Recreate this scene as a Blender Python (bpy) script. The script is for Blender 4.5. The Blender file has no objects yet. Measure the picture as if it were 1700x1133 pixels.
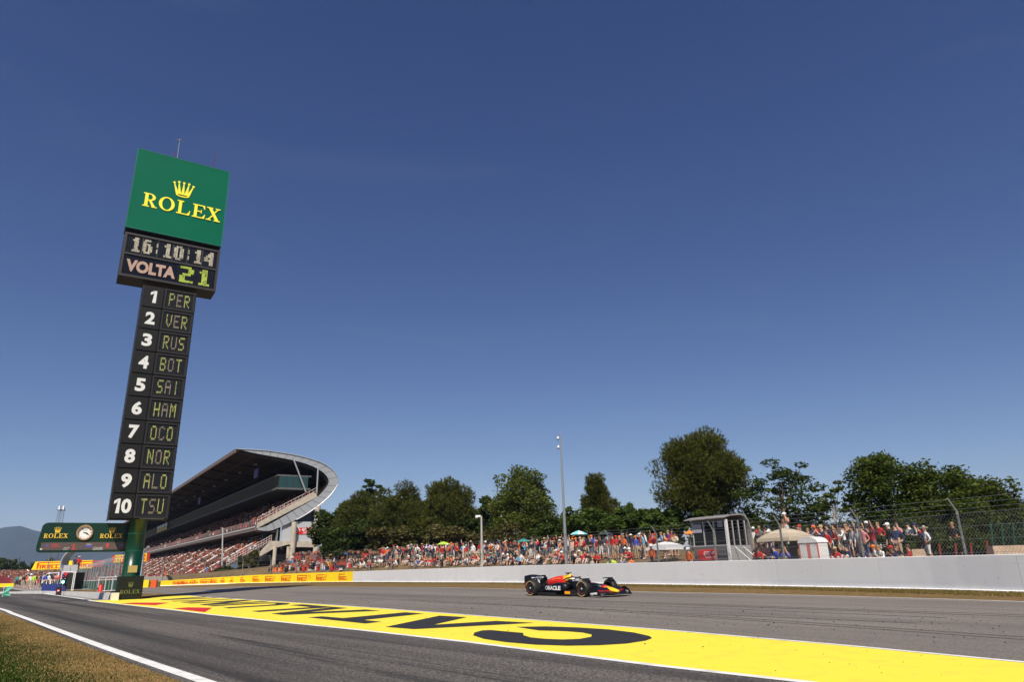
import bpy, math, random
import numpy as np
from mathutils import Vector, Matrix, Euler
R=math.radians
rnd=random.Random(7)
NR=np.random.default_rng(11)
sc=bpy.context.scene
col=sc.collection

# ------------------------------------------------------------------ camera, sky, sun, exposure
PITCH=R(18.1); ROLL=math.atan(.028); EYE=1.5; FPX=24/36*1700
_fw=np.array([0,math.cos(PITCH),math.sin(PITCH)]); _u0=np.cross([1,0,0],_fw)
_r=math.cos(ROLL)*np.array([1,0,0.])-math.sin(ROLL)*_u0
_u=math.sin(ROLL)*np.array([1,0,0.])+math.cos(ROLL)*_u0
cam=bpy.data.cameras.new('camera'); cam.lens=24; cam.sensor_width=36; cam.clip_end=30000; cam.clip_start=.1
co=bpy.data.objects.new('camera',cam); col.objects.link(co)
co.matrix_world=Matrix(((_r[0],_u[0],-_fw[0],0),(_r[1],_u[1],-_fw[1],0),(_r[2],_u[2],-_fw[2],EYE),(0,0,0,1)))
sc.camera=co
SUN_EL=R(50); SUN_DIR=Vector((-.05,-1,0)).normalized()     # horizontal direction towards the sun
w=bpy.data.worlds.new('World'); sc.world=w; w.use_nodes=True
nt=w.node_tree; bg=nt.nodes['Background']
sky=nt.nodes.new('ShaderNodeTexSky'); sky.sky_type='NISHITA'; sky.sun_disc=False
sky.sun_elevation=SUN_EL; sky.sun_rotation=math.atan2(SUN_DIR.x,SUN_DIR.y)
sky.altitude=100; sky.air_density=.7; sky.dust_density=.35; sky.ozone_density=6
sepc=nt.nodes.new('ShaderNodeSeparateColor'); gam=nt.nodes.new('ShaderNodeCombineColor'); nt.links.new(sky.outputs[0],sepc.inputs[0])
for i_,g_ in enumerate((1.33,1.20,.92)):    # paler, less saturated towards the horizon
    pw=nt.nodes.new('ShaderNodeMath'); pw.operation='POWER'; pw.inputs[1].default_value=g_; nt.links.new(sepc.outputs[i_],pw.inputs[0]); nt.links.new(pw.outputs[0],gam.inputs[i_])
tint=nt.nodes.new('ShaderNodeVectorMath'); tint.operation='MULTIPLY'; tint.inputs[1].default_value=(1.13,.96,1.36)   # white balance of the whole sky
nt.links.new(gam.outputs[0],tint.inputs[0])
wtc=nt.nodes.new('ShaderNodeTexCoord'); wmp=nt.nodes.new('ShaderNodeMapping'); wmp.inputs['Rotation'].default_value=(0,.12,.5); wmp.inputs['Scale'].default_value=(1.2,5,9)
wno=nt.nodes.new('ShaderNodeTexNoise'); wno.inputs['Scale'].default_value=1.6; wno.inputs['Detail'].default_value=9; wno.inputs['Roughness'].default_value=.62; wno.inputs['Distortion'].default_value=.6
wmr=nt.nodes.new('ShaderNodeMapRange'); wmr.inputs[1].default_value=.56; wmr.inputs[2].default_value=.80; wmr.inputs[4].default_value=.025    # faint cirrus wisps
wmx=nt.nodes.new('ShaderNodeMix'); wmx.data_type='RGBA'; wmx.inputs[7].default_value=(9,9.6,10.5,1)
nt.links.new(wtc.outputs['Generated'],wmp.inputs[0]); nt.links.new(wmp.outputs[0],wno.inputs['Vector']); nt.links.new(wno.outputs[0],wmr.inputs[0])
nt.links.new(wmr.outputs[0],wmx.inputs[0]); nt.links.new(tint.outputs[0],wmx.inputs[6]); nt.links.new(wmx.outputs[2],bg.inputs[0]); bg.inputs[1].default_value=.058
sun=bpy.data.lights.new('sun','SUN'); sun.energy=5.0; sun.angle=R(.55); sun.color=(1,.93,.82)
so=bpy.data.objects.new('sun',sun); col.objects.link(so)
sd=Vector((SUN_DIR.x*math.cos(SUN_EL),SUN_DIR.y*math.cos(SUN_EL),math.sin(SUN_EL)))
so.rotation_euler=sd.to_track_quat('Z','Y').to_euler(); so.location=(0,-30,60)
sc.view_settings.view_transform='Standard'; sc.view_settings.look='None'; sc.view_settings.gamma=1; sc.view_settings.exposure=.35
sc.view_settings.use_curve_mapping=False
sc.cycles.max_bounces=8; sc.cycles.transparent_max_bounces=12
try: sc.cycles.use_denoising=True
except Exception: pass

# ------------------------------------------------------------------ measuring helpers (photo pixel -> place in the world)
def ray(x,y): return _fw*FPX+_r*(x-850)-_u*(y-566.5)
def g(x,y,z=0):
    d=ray(x,y); t=(z-EYE)/d[2]; p=d*t; return Vector((p[0],p[1],z))
def atY(x,y,Y):
    d=ray(x,y); p=d*(Y/d[1]); return Vector((p[0],p[1],p[2]+EYE))

# ------------------------------------------------------------------ materials
MATS={}
def mat(name,c,rough=.7,metal=0,var=0,scale=8,bump=0,bscale=40,emit=0,spec=.5,alpha=None,coat=0):
    if name in MATS: return MATS[name]
    m=bpy.data.materials.new(name); m.use_nodes=True; t=m.node_tree; b=t.nodes['Principled BSDF']
    b.inputs['Base Color'].default_value=(*c,1); b.inputs['Roughness'].default_value=rough; b.inputs['Metallic'].default_value=metal
    b.inputs['Specular IOR Level'].default_value=spec
    if coat: b.inputs['Coat Weight'].default_value=coat; b.inputs['Coat Roughness'].default_value=.05
    if emit: b.inputs['Emission Color'].default_value=(*c,1); b.inputs['Emission Strength'].default_value=emit
    if var:
        tc=t.nodes.new('ShaderNodeTexCoord'); n=t.nodes.new('ShaderNodeTexNoise'); n.inputs['Scale'].default_value=scale; n.inputs['Detail'].default_value=6
        t.links.new(tc.outputs['Object'],n.inputs['Vector'])
        r=t.nodes.new('ShaderNodeMapRange'); r.inputs[1].default_value=.3; r.inputs[2].default_value=.7; r.inputs[3].default_value=1-var; r.inputs[4].default_value=1+var
        t.links.new(n.outputs[0],r.inputs[0])
        v=t.nodes.new('ShaderNodeVectorMath'); v.operation='SCALE'; v.inputs[0].default_value=c
        t.links.new(r.outputs[0],v.inputs['Scale']); t.links.new(v.outputs[0],b.inputs['Base Color'])
    if bump:
        tc=t.nodes.new('ShaderNodeTexCoord'); n=t.nodes.new('ShaderNodeTexNoise'); n.inputs['Scale'].default_value=bscale; n.inputs['Detail'].default_value=5
        t.links.new(tc.outputs['Object'],n.inputs['Vector'])
        bp=t.nodes.new('ShaderNodeBump'); bp.inputs['Strength'].default_value=bump; bp.inputs['Distance'].default_value=.02
        t.links.new(n.outputs[0],bp.inputs['Height']); t.links.new(bp.outputs[0],b.inputs['Normal'])
    MATS[name]=m; return m

def ramp_noise(t,vec,scale,detail,lo,hi,dist=0):
    n=t.nodes.new('ShaderNodeTexNoise'); n.inputs['Scale'].default_value=scale; n.inputs['Detail'].default_value=detail; n.inputs['Distortion'].default_value=dist
    if vec: t.links.new(vec,n.inputs['Vector'])
    r=t.nodes.new('ShaderNodeMapRange'); r.inputs[1].default_value=lo; r.inputs[2].default_value=hi
    t.links.new(n.outputs[0],r.inputs[0]); return r.outputs[0]
def mixc(t,f,a,b,mode='MIX'):
    m=t.nodes.new('ShaderNodeMix'); m.data_type='RGBA'; m.blend_type=mode
    if isinstance(f,(int,float)): m.inputs[0].default_value=f
    else: t.links.new(f,m.inputs[0])
    for s,v in ((6,a),(7,b)):
        if isinstance(v,tuple): m.inputs[s].default_value=(*v,1)
        else: t.links.new(v,m.inputs[s])
    return m.outputs[2]
def mapping(t,rotz,sc_):
    tc=t.nodes.new('ShaderNodeTexCoord')
    a=t.nodes.new('ShaderNodeMapping'); a.inputs['Rotation'].default_value=(0,0,rotz); t.links.new(tc.outputs['Object'],a.inputs[0])
    b=t.nodes.new('ShaderNodeMapping'); b.inputs['Scale'].default_value=sc_; t.links.new(a.outputs[0],b.inputs[0])
    return tc.outputs['Object'],b.outputs[0]
def asphalt(name,base,dark,ang,streak,rough=.75,grain=1):
    m=bpy.data.materials.new(name); m.use_nodes=True; t=m.node_tree; b=t.nodes['Principled BSDF']
    obj_,st=mapping(t,-ang,(.02,1.0,1))
    c=mixc(t,ramp_noise(t,obj_,.12,4,.35,.65),tuple(x*.88 for x in base),tuple(x*1.1 for x in base))
    c=mixc(t,ramp_noise(t,obj_,22,4,.3,.7),mixc(t,1,c,(1-.72*grain,)*3,'MULTIPLY'),mixc(t,1,c,(1+.75*grain,)*3,'MULTIPLY'))
    _,st2=mapping(t,-ang,(.035,2.2,1))
    s=ramp_noise(t,st,.8,5,.44,.64,.25); s2=ramp_noise(t,st2,1.5,4,.53,.66,.4)
    mx=t.nodes.new('ShaderNodeMath'); mx.operation='MAXIMUM'; t.links.new(s,mx.inputs[0]); t.links.new(s2,mx.inputs[1])
    ml=t.nodes.new('ShaderNodeMath'); ml.operation='MULTIPLY'; t.links.new(mx.outputs[0],ml.inputs[0]); ml.inputs[1].default_value=streak
    c=mixc(t,ml.outputs[0],c,dark)
    vc=t.nodes.new('ShaderNodeTexVoronoi'); vc.inputs['Scale'].default_value=34; t.links.new(obj_,vc.inputs['Vector']); bw_=t.nodes.new('ShaderNodeRGBToBW'); t.links.new(vc.outputs['Color'],bw_.inputs[0])
    gr=t.nodes.new('ShaderNodeMapRange'); gr.inputs[1].default_value=.1; gr.inputs[2].default_value=.9; gr.inputs[3].default_value=1-.55*grain; gr.inputs[4].default_value=1+.55*grain; t.links.new(bw_.outputs[0],gr.inputs[0])
    gs=t.nodes.new('ShaderNodeVectorMath'); gs.operation='SCALE'; t.links.new(c,gs.inputs[0]); t.links.new(gr.outputs[0],gs.inputs['Scale']); c=gs.outputs[0]
    v=t.nodes.new('ShaderNodeTexVoronoi'); v.inputs['Scale'].default_value=38; t.links.new(obj_,v.inputs['Vector'])
    r=t.nodes.new('ShaderNodeMapRange'); r.inputs[1].default_value=.08; r.inputs[2].default_value=.22; r.inputs[3].default_value=.65*grain; r.inputs[4].default_value=0
    t.links.new(v.outputs['Distance'],r.inputs[0])
    c=mixc(t,r.outputs[0],c,tuple(min(1,x*2.6) for x in base))
    t.links.new(c,b.inputs['Base Color']); b.inputs['Roughness'].default_value=rough; b.inputs['Specular IOR Level'].default_value=.35
    n=t.nodes.new('ShaderNodeTexNoise'); n.inputs['Scale'].default_value=60; t.links.new(obj_,n.inputs['Vector'])
    bp=t.nodes.new('ShaderNodeBump'); bp.inputs['Strength'].default_value=.6; bp.inputs['Distance'].default_value=.012
    t.links.new(n.outputs[0],bp.inputs['Height']); t.links.new(bp.outputs[0],b.inputs['Normal'])
    return m
def worn(name,c,wear,amount,rough=.6,sc1=3,sc2=30):
    m=bpy.data.materials.new(name); m.use_nodes=True; t=m.node_tree; b=t.nodes['Principled BSDF']
    tc=t.nodes.new('ShaderNodeTexCoord'); o=tc.outputs['Object']
    k=ramp_noise(t,o,sc1,8,.5,.8); ml=t.nodes.new('ShaderNodeMath'); ml.operation='MULTIPLY'; t.links.new(k,ml.inputs[0]); ml.inputs[1].default_value=amount
    cc=mixc(t,ml.outputs[0],c,wear)
    cc=mixc(t,ramp_noise(t,o,sc2,4,.3,.7),mixc(t,1,cc,(.93,.93,.93),'MULTIPLY'),cc)
    t.links.new(cc,b.inputs['Base Color']); b.inputs['Roughness'].default_value=rough; b.inputs['Specular IOR Level'].default_value=.3
    n=t.nodes.new('ShaderNodeTexNoise'); n.inputs['Scale'].default_value=50; t.links.new(o,n.inputs['Vector'])
    bp=t.nodes.new('ShaderNodeBump'); bp.inputs['Strength'].default_value=.35; bp.inputs['Distance'].default_value=.01
    t.links.new(n.outputs[0],bp.inputs['Height']); t.links.new(bp.outputs[0],b.inputs['Normal'])
    return m
def leafmat(name,a,b_,trans=.3):
    m=bpy.data.materials.new(name); m.use_nodes=True; t=m.node_tree; t.nodes.remove(t.nodes['Principled BSDF'])
    out=t.nodes['Material Output']; geo=t.nodes.new('ShaderNodeNewGeometry')
    c=mixc(t,geo.outputs['Random Per Island'],a,b_)
    tc=t.nodes.new('ShaderNodeTexCoord'); c=mixc(t,ramp_noise(t,tc.outputs['Object'],.5,2,.35,.65),mixc(t,1,c,(.7,.75,.7),'MULTIPLY'),c)
    d=t.nodes.new('ShaderNodeBsdfDiffuse'); tr=t.nodes.new('ShaderNodeBsdfTranslucent'); gl=t.nodes.new('ShaderNodeBsdfGlossy'); gl.inputs['Roughness'].default_value=.5
    gl.inputs['Color'].default_value=(.7,.7,.5,1)
    t.links.new(c,d.inputs[0]); t.links.new(c,tr.inputs[0])
    m1=t.nodes.new('ShaderNodeMixShader'); m1.inputs[0].default_value=trans; t.links.new(d.outputs[0],m1.inputs[1]); t.links.new(tr.outputs[0],m1.inputs[2])
    m2=t.nodes.new('ShaderNodeMixShader'); m2.inputs[0].default_value=.015; t.links.new(m1.outputs[0],m2.inputs[1]); t.links.new(gl.outputs[0],m2.inputs[2])
    t.links.new(m2.outputs[0],out.inputs[0]); return m
def attrmat(name,rough=.8):
    m=bpy.data.materials.new(name); m.use_nodes=True; t=m.node_tree; b=t.nodes['Principled BSDF']
    a=t.nodes.new('ShaderNodeAttribute'); a.attribute_name='cloth'; t.links.new(a.outputs['Color'],b.inputs['Base Color']); b.inputs['Roughness'].default_value=rough
    return m
def glassmat(name,c,alpha=.35):
    m=bpy.data.materials.new(name); m.use_nodes=True; t=m.node_tree; t.nodes.remove(t.nodes['Principled BSDF'])
    out=t.nodes['Material Output']; tr=t.nodes.new('ShaderNodeBsdfTransparent'); tr.inputs[0].default_value=(*c,1)
    gl=t.nodes.new('ShaderNodeBsdfGlossy'); gl.inputs['Roughness'].default_value=.03; fr=t.nodes.new('ShaderNodeFresnel'); fr.inputs[0].default_value=1.5
    mx=t.nodes.new('ShaderNodeMixShader'); t.links.new(fr.outputs[0],mx.inputs[0]); t.links.new(tr.outputs[0],mx.inputs[1]); t.links.new(gl.outputs[0],mx.inputs[2])
    t.links.new(mx.outputs[0],out.inputs[0]); return m

WHITE=mat('white_paint',(.78,.78,.77),.5); BLACK=mat('black_paint',(.012,.012,.014),.45); DGREY=mat('dark_grey_metal',(.035,.034,.036),.55,var=.15,scale=2)
STEEL=mat('galvanised_steel',(.33,.34,.35),.45,.6,var=.15); RED=mat('red_paint',(.62,.02,.015),.45); YEL=mat('yellow_paint',(.9,.66,.01),.5)
GREEN=mat('sign_green',(.0,.115,.062),.5,var=.05,scale=.6,spec=.12); DGREEN=mat('dark_green_paint',(.002,.055,.028),.3); GOLD=mat('gold_lettering',(.85,.55,.06),.4)
BGREEN=mat('board_green',(.001,.026,.013),.4)
LEMON=mat('yellow_lettering',(.95,.82,.03),.5); CONC=mat('concrete',(.42,.37,.30),.85,var=.18,scale=1.5,bump=.3,bscale=8)
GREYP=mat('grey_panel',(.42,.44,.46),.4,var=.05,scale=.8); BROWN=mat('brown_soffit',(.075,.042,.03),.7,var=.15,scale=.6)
SKIN=mat('skin',(.48,.25,.16),.6); SKIN2=mat('tanned_skin',(.33,.15,.09),.6); RUB=mat('tyre_rubber',(.012,.012,.012),.6)
GLASS=glassmat('tinted_glass',(.30,.38,.36)); CLEAR=glassmat('clear_glass',(.75,.8,.78))
ORANGE=mat('orange_cloth',(.85,.16,.01),.7); BLUE=mat('blue_cloth',(.02,.05,.35),.7); BARK=mat('bark',(.13,.10,.075),.9,var=.3,scale=4,bump=.6,bscale=12)
PALEBARK=mat('pale_bark',(.32,.29,.25),.9,var=.3,scale=4)

# ------------------------------------------------------------------ mesh builder
INV={}
class MB:
    def __init__(s): s.v=[]; s.f=[]; s.m=[]; s.k=0
    def add(s,vs,fs,m=0):
        o=len(s.v); s.v.extend([tuple(p) for p in vs]); s.f.extend([tuple(i+o for i in f) for f in fs]); s.m.extend([m]*len(fs)); return s
    def box(s,c,d,rot=None,m=0):
        c=Vector(c); hx,hy,hz=d[0]/2,d[1]/2,d[2]/2
        vs=[Vector((x,y,z)) for z in (-hz,hz) for y in (-hy,hy) for x in (-hx,hx)]
        if rot is not None:
            M=rot if isinstance(rot,Matrix) else Euler(rot if isinstance(rot,tuple) else (0,0,rot)).to_matrix(); vs=[M@p for p in vs]
        return s.add([p+c for p in vs],[(0,2,3,1),(4,5,7,6),(0,1,5,4),(2,6,7,3),(0,4,6,2),(1,3,7,5)],m)
    def prism(s,pts,ext,m=0):   # planar polygon (3D points) extruded by vector
        e=Vector(ext); n=len(pts); P=[Vector(p) for p in pts]
        s.add(P+[p+e for p in P],[tuple(range(n))[::-1],tuple(range(n,2*n))]+[(i,(i+1)%n,(i+1)%n+n,i+n) for i in range(n)],m); return s
    def poly(s,pts,m=0): return s.add(pts,[tuple(range(len(pts)))],m)
    def tube(s,path,r,n=6,m=0,cap=True):
        P=[Vector(p) for p in path]; rr=r if isinstance(r,(list,tuple)) else [r]*len(P); vs=[];fs=[]
        for i,p in enumerate(P):
            d=(P[min(i+1,len(P)-1)]-P[max(i-1,0)]).normalized()
            a=d.cross(Vector((0,0,1))) if abs(d.z)<.95 else d.cross(Vector((1,0,0))); a.normalize(); b=d.cross(a)
            for k in range(n):
                t=2*math.pi*k/n; vs.append(p+(a*math.cos(t)+b*math.sin(t))*rr[i])
        for i in range(len(P)-1):
            for k in range(n): fs.append((i*n+k,i*n+(k+1)%n,(i+1)*n+(k+1)%n,(i+1)*n+k))
        if cap: fs.append(tuple(range(n))); fs.append(tuple(range((len(P)-1)*n,len(P)*n))[::-1])
        return s.add(vs,fs,m)
    def ball(s,c,r,n=8,k=6,m=0):
        rr=r if isinstance(r,(tuple,list)) else (r,r,r); vs=[];fs=[]; c=Vector(c)
        vs.append(c+Vector((0,0,rr[2])))
        for j in range(1,k):
            a=math.pi*j/k
            for i in range(n):
                b=2*math.pi*i/n; vs.append(c+Vector((rr[0]*math.sin(a)*math.cos(b),rr[1]*math.sin(a)*math.sin(b),rr[2]*math.cos(a))))
        vs.append(c-Vector((0,0,rr[2]))); L=len(vs)-1
        for i in range(n): fs.append((0,1+i,1+(i+1)%n)); fs.append((L,L-n+(i+1)%n,L-n+i))
        for j in range(k-2):
            for i in range(n): a=1+j*n+i; b=1+j*n+(i+1)%n; fs.append((a,a+n,b+n,b))
        return s.add(vs,fs,m)
    def loft(s,secs,m=0,cap=True):
        n=len(secs[0]); vs=[p for q in secs for p in q]; fs=[]
        for i in range(len(secs)-1):
            for k in range(n): fs.append((i*n+k,i*n+(k+1)%n,(i+1)*n+(k+1)%n,(i+1)*n+k))
        if cap: fs.append(tuple(range(n))[::-1]); fs.append(tuple(range((len(secs)-1)*n,len(secs)*n)))
        return s.add(vs,fs,m)
    def flat(s,data,o,u,v,sx=1,sy=None,off=(0,0),m=0,n=None,step=.0006):  # data: list of 2D polys or (verts,faces)
        o,u,v=Vector(o),Vector(u),Vector(v); sy=sx if sy is None else sy; nn=(u.cross(v)).normalized()
        if isinstance(data,tuple): vs,fs=data; return s.add([o+u*((x)*sx+off[0])+v*(y*sy+off[1]) for x,y in vs],fs,m)
        for i,p in enumerate(data):
            s.poly([o+nn*(step*i)+u*(x*sx+off[0])+v*(y*sy+off[1]) for x,y in p],m)
        return s
    def build(s,name,mats,parent=None,world=False,smooth=False,loc=None,rotz=0):
        me=bpy.data.meshes.new(name)
        vs=s.v
        if world and parent is not None: I=INV[parent.name]; vs=[tuple(I@Vector(p)) for p in vs]
        me.from_pydata(vs,[],s.f)
        if not isinstance(mats,(list,tuple)): mats=[mats]
        for m_ in mats: me.materials.append(m_)
        if len(mats)>1: me.polygons.foreach_set('material_index',s.m)
        if smooth: me.shade_smooth()
        me.update(); o=bpy.data.objects.new(name,me); col.objects.link(o)
        if parent is not None: o.parent=parent
        if loc is not None: o.location=loc
        if rotz: o.rotation_euler=(0,0,rotz)
        return o
def tag(o,label=None,cat=None,group=None,kind=None):
    if label: o['label']=label
    if cat: o['category']=cat
    if group: o['group']=group
    if kind: o['kind']=kind
    return o
def thing(name,label,cat,loc=(0,0,0),rotz=0,group=None):
    o=bpy.data.objects.new(name,None); o.empty_display_size=.3; col.objects.link(o); o.location=loc; o.rotation_euler=(0,0,rotz)
    INV[o.name]=(Matrix.Translation(Vector(loc))@Matrix.Rotation(rotz,4,'Z')).inverted()
    return tag(o,label,cat,group)
def link_copy(src,parent=None):
    c=src.copy(); col.objects.link(c)
    if parent is not None: c.parent=parent
    return c
def copy_tree(src,loc,rotz=0,label=None):
    c=link_copy(src); c.location=loc; c.rotation_euler=(0,0,rotz)
    if label: c['label']=label
    for ch in list(src.children):
        d=link_copy(ch,c)
        for gch in list(ch.children): link_copy(gch,d)
    return c
def textmesh(body,bold=0,shear=0,cache={}):
    k=(body,bold,shear)
    if k in cache: return cache[k]
    cu=bpy.data.curves.new('lettering','FONT'); cu.body=body; cu.size=1; cu.offset=bold; cu.shear=shear; cu.fill_mode='FRONT'; cu.resolution_u=3
    o=bpy.data.objects.new('lettering',cu); col.objects.link(o)
    dg=bpy.context.evaluated_depsgraph_get(); me=bpy.data.meshes.new_from_object(o.evaluated_get(dg))
    vs=[(v.co.x,v.co.y) for v in me.vertices]; fs=[tuple(p.vertices) for p in me.polygons]
    bpy.data.objects.remove(o); bpy.data.curves.remove(cu); bpy.data.meshes.remove(me)
    x0=min(v[0] for v in vs);x1=max(v[0] for v in vs);y0=min(v[1] for v in vs);y1=max(v[1] for v in vs)
    vs=[((x-x0)/(x1-x0),(y-y0)/(y1-y0)) for x,y in vs]   # unit box
    cache[k]=(vs,fs); return cache[k]

# serif watchmaker lettering and crown, as 2D polygons
def rect(x0,y0,x1,y1): return [(x0,y0),(x1,y0),(x1,y1),(x0,y1)]
def ringpolys(cx,cy,ax,ay,bx,by,a0=0,a1=360,n=28):
    out=[]
    for i in range(n):
        t0=R(a0+(a1-a0)*i/n); t1=R(a0+(a1-a0)*(i+1)/n)
        out.append([(cx+ax*math.cos(t0),cy+ay*math.sin(t0)),(cx+ax*math.cos(t1),cy+ay*math.sin(t1)),(cx+bx*math.cos(t1),cy+by*math.sin(t1)),(cx+bx*math.cos(t0),cy+by*math.sin(t0))])
    return out
def mv(ps,dx,dy=0,s=1): return [[(x*s+dx,y*s+dy) for x,y in p] for p in ps]
gR=[rect(0,0,.42,.08),rect(.11,.08,.31,.92),rect(0,.92,.42,1)]+ringpolys(.40,.73,.36,.27,.17,.19,-90,90,12)+[rect(.31,.92,.41,.999),rect(.31,.46,.41,.545),[(.36,.46),(.52,.48),(.80,.07),(.58,.07)],rect(.56,0,.90,.075)]
gO=ringpolys(.5,.5,.5,.52,.29,.44)
gL=[rect(0,0,.85,.08),rect(.11,.08,.31,.92),rect(0,.92,.42,1),[(.65,.08),(.85,.08),(.88,.36),(.83,.36),(.78,.2)]]
gE=[rect(0,0,.82,.08),rect(.11,.08,.31,.92),rect(0,.92,.80,1),rect(.31,.46,.58,.54),rect(.56,.36,.61,.64),[(.66,.08),(.82,.08),(.86,.32),(.81,.32)],[(.66,.92),(.80,.92),(.82,.70),(.77,.70)]]
gX=[[(.12,.92),(.36,.92),(.86,.08),(.62,.08)],[(.70,.92),(.80,.92),(.50,.52),(.44,.59)],[(.12,.08),(.23,.08),(.50,.42),(.44,.48)],rect(0,.92,.42,1),rect(.58,.92,.92,1),rect(0,0,.34,.08),rect(.54,0,.96,.08)]
SERIF=mv(gR,0)+mv(gO,.98)+mv(gL,2.12)+mv(gE,3.13)+mv(gX,4.05)   # width about 5.0, height 1
def crown():
    out=[]
    for a,h in ((-36,.90),(-18,1.0),(0,1.0),(18,1.0),(36,.90)):
        tx=.62*math.sin(R(a))*1.15; ty=h*.92; bx=.25*math.sin(R(a*1.9))
        out.append([(bx-.075,.22),(bx+.075,.22),(tx+.018,ty),(tx-.018,ty)])
        out.append([(tx+.06*math.cos(R(t)),ty+.03+.06*math.sin(R(t))) for t in range(0,360,36)])
    out.append([(.27,.27),(.25,.20),(-.25,.20),(-.27,.27)])
    out+=ringpolys(0,.17,.30,.12,.22,.05,0,360,20)
    return out
CROWN=crown()

# 5x7 dot matrix letters
DOT={'P':"11110 10001 10001 11110 10000 10000 10000",'E':"11111 10000 10000 11110 10000 10000 11111",'R':"11110 10001 10001 11110 10100 10010 10001",
'V':"10001 10001 10001 10001 10001 01010 00100",'U':"10001 10001 10001 10001 10001 10001 01110",'S':"01111 10000 10000 01110 00001 00001 11110",
'B':"11110 10001 10001 11110 10001 10001 11110",'O':"01110 10001 10001 10001 10001 10001 01110",'T':"11111 00100 00100 00100 00100 00100 00100",
'A':"01110 10001 10001 11111 10001 10001 10001",'I':"00100 00100 00100 00100 00100 00100 00100",'H':"10001 10001 10001 11111 10001 10001 10001",
'M':"10001 11011 10101 10101 10001 10001 10001",'C':"01110 10001 10000 10000 10000 10001 01110",'N':"10001 11001 10101 10101 10011 10001 10001",
'L':"10000 10000 10000 10000 10000 10000 11111",'D':"11110 10001 10001 10001 10001 10001 11110",'1':"00110 01110 00110 00110 00110 00110 01111",'6':"01110 11000 11110 11011 11011 11011 01110",
'0':"01110 11011 11011 11011 11011 11011 01110",'4':"00011 00111 01111 11011 11111 00011 00011",'2':"11110 00011 00011 01110 11000 11000 11111",':':"000 010 010 000 010 010 000"}
def dots(txt,x0,y0,x1,y1,drop=0,sub=1,rr=None):
    cols=sum(len(DOT[c].split()[0])+1 for c in txt)-1; cw=(x1-x0)/cols; rh=(y1-y0)/7; out=[]; cx=0
    q=rr or random.Random(3)
    for ch in txt:
        rows=DOT[ch].split()
        for j,row in enumerate(rows):
            for i,b in enumerate(row):
                if b=='1':
                    for a in range(sub):
                        for c in range(sub):
                            if q.random()<drop: continue
                            X=x0+(cx+i+(a+.5)/sub)*cw; Y=y1-(j+(c+.5)/sub)*rh; hx=cw/sub*.42; hy=rh/sub*.42
                            out.append(rect(X-hx,Y-hy,X+hx,Y+hy))
        cx+=len(rows[0])+1
    return out

# tyre brand logo (long P over the rest of the word), unit box 1 wide x .5 high
def tyrelogo():
    P=[rect(0,0,.075,.40),[(0,.40),(.075,.40),(.12,.5),(.03,.5)],rect(.10,.435,.97,.5),rect(.075,.25,.10,.31),rect(.10,.25,.93,.30),[(.90,.25),(.97,.28),(1,.36),(1,.44),(.97,.5),(.93,.5),(.93,.32)]]
    vs,fs=textmesh('IRELLI',.03)
    return P,(vs,fs)
def put_tyrelogo(mb,o,u,v,wd,ht,m=0):
    P,(tv,tf)=tyrelogo()
    mb.flat(P,o,u,v,wd,ht/.5,m=m,step=.002)
    mb.flat((tv,tf),Vector(o)+(Vector(u).cross(Vector(v)).normalized())*.015,u,v,wd*.80,ht*.46,off=(wd*.12,0),m=m)
# circuit outline logo, as a poly line in unit box
CIRC=[(.05,.55),(.12,.86),(.40,.86),(.42,.66),(.22,.66),(.20,.48),(.36,.42),(.44,.50),(.52,.84),(.60,.84),(.74,.56),(.80,.60),(.74,.82),(.90,.84),(.97,.62),(.95,.16),(.22,.12),(.05,.55)]
def strokes(pts,w_):
    out=[]
    for a,b in zip(pts[:-1],pts[1:]):
        a=Vector(a);b=Vector(b);d=(b-a).normalized();n=Vector((-d.y,d.x))*w_/2; a=a-d*w_*.4;b=b+d*w_*.4
        out.append([tuple(a+n),tuple(a-n),tuple(b-n),tuple(b+n)])
    return out

# ------------------------------------------------------------------ ground, roads, verges
def sheet(name,pts,m,z,kind='structure',label=None):
    import mathutils.geometry as mg
    P=[Vector((p[0],p[1],0)) for p in pts]
    tris=mg.tessellate_polygon([P]); vs=[(p.x,p.y,z) for p in P]; fs=[]
    for t in tris:
        a,b,c=(Vector(vs[i]) for i in t)
        fs.append(tuple(t) if (b-a).cross(c-a).z>0 else (t[0],t[2],t[1]))
    me=bpy.data.meshes.new(name); me.from_pydata(vs,[],fs); me.materials.append(m)
    o=bpy.data.objects.new(name,me); col.objects.link(o); tag(o,label,kind=kind); return o
def grassmat(name,a,b,c,s1=.15,s2=2.5,lo=.42,hi=.58):
    m=bpy.data.materials.new(name); m.use_nodes=True; t=m.node_tree; bs=t.nodes['Principled BSDF']
    tc=t.nodes.new('ShaderNodeTexCoord'); o=tc.outputs['Object']
    k=mixc(t,ramp_noise(t,o,s1,5,lo,hi),a,b); k=mixc(t,ramp_noise(t,o,s2,6,.45,.7),k,c)
    k=mixc(t,ramp_noise(t,o,35,3,.3,.7),mixc(t,1,k,(.6,.6,.6),'MULTIPLY'),k)
    t.links.new(k,bs.inputs['Base Color']); bs.inputs['Roughness'].default_value=.95; bs.inputs['Specular IOR Level'].default_value=.1
    n=t.nodes.new('ShaderNodeTexNoise'); n.inputs['Scale'].default_value=22; n.inputs['Detail'].default_value=6; t.links.new(o,n.inputs['Vector'])
    bp=t.nodes.new('ShaderNodeBump'); bp.inputs['Strength'].default_value=.9; bp.inputs['Distance'].default_value=.05
    t.links.new(n.outputs[0],bp.inputs['Height']); t.links.new(bp.outputs[0],bs.inputs['Normal']); return m
DRYG=grassmat('dry_grass_ground',(.21,.13,.05),(.16,.11,.045),(.27,.18,.08),.5)
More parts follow.
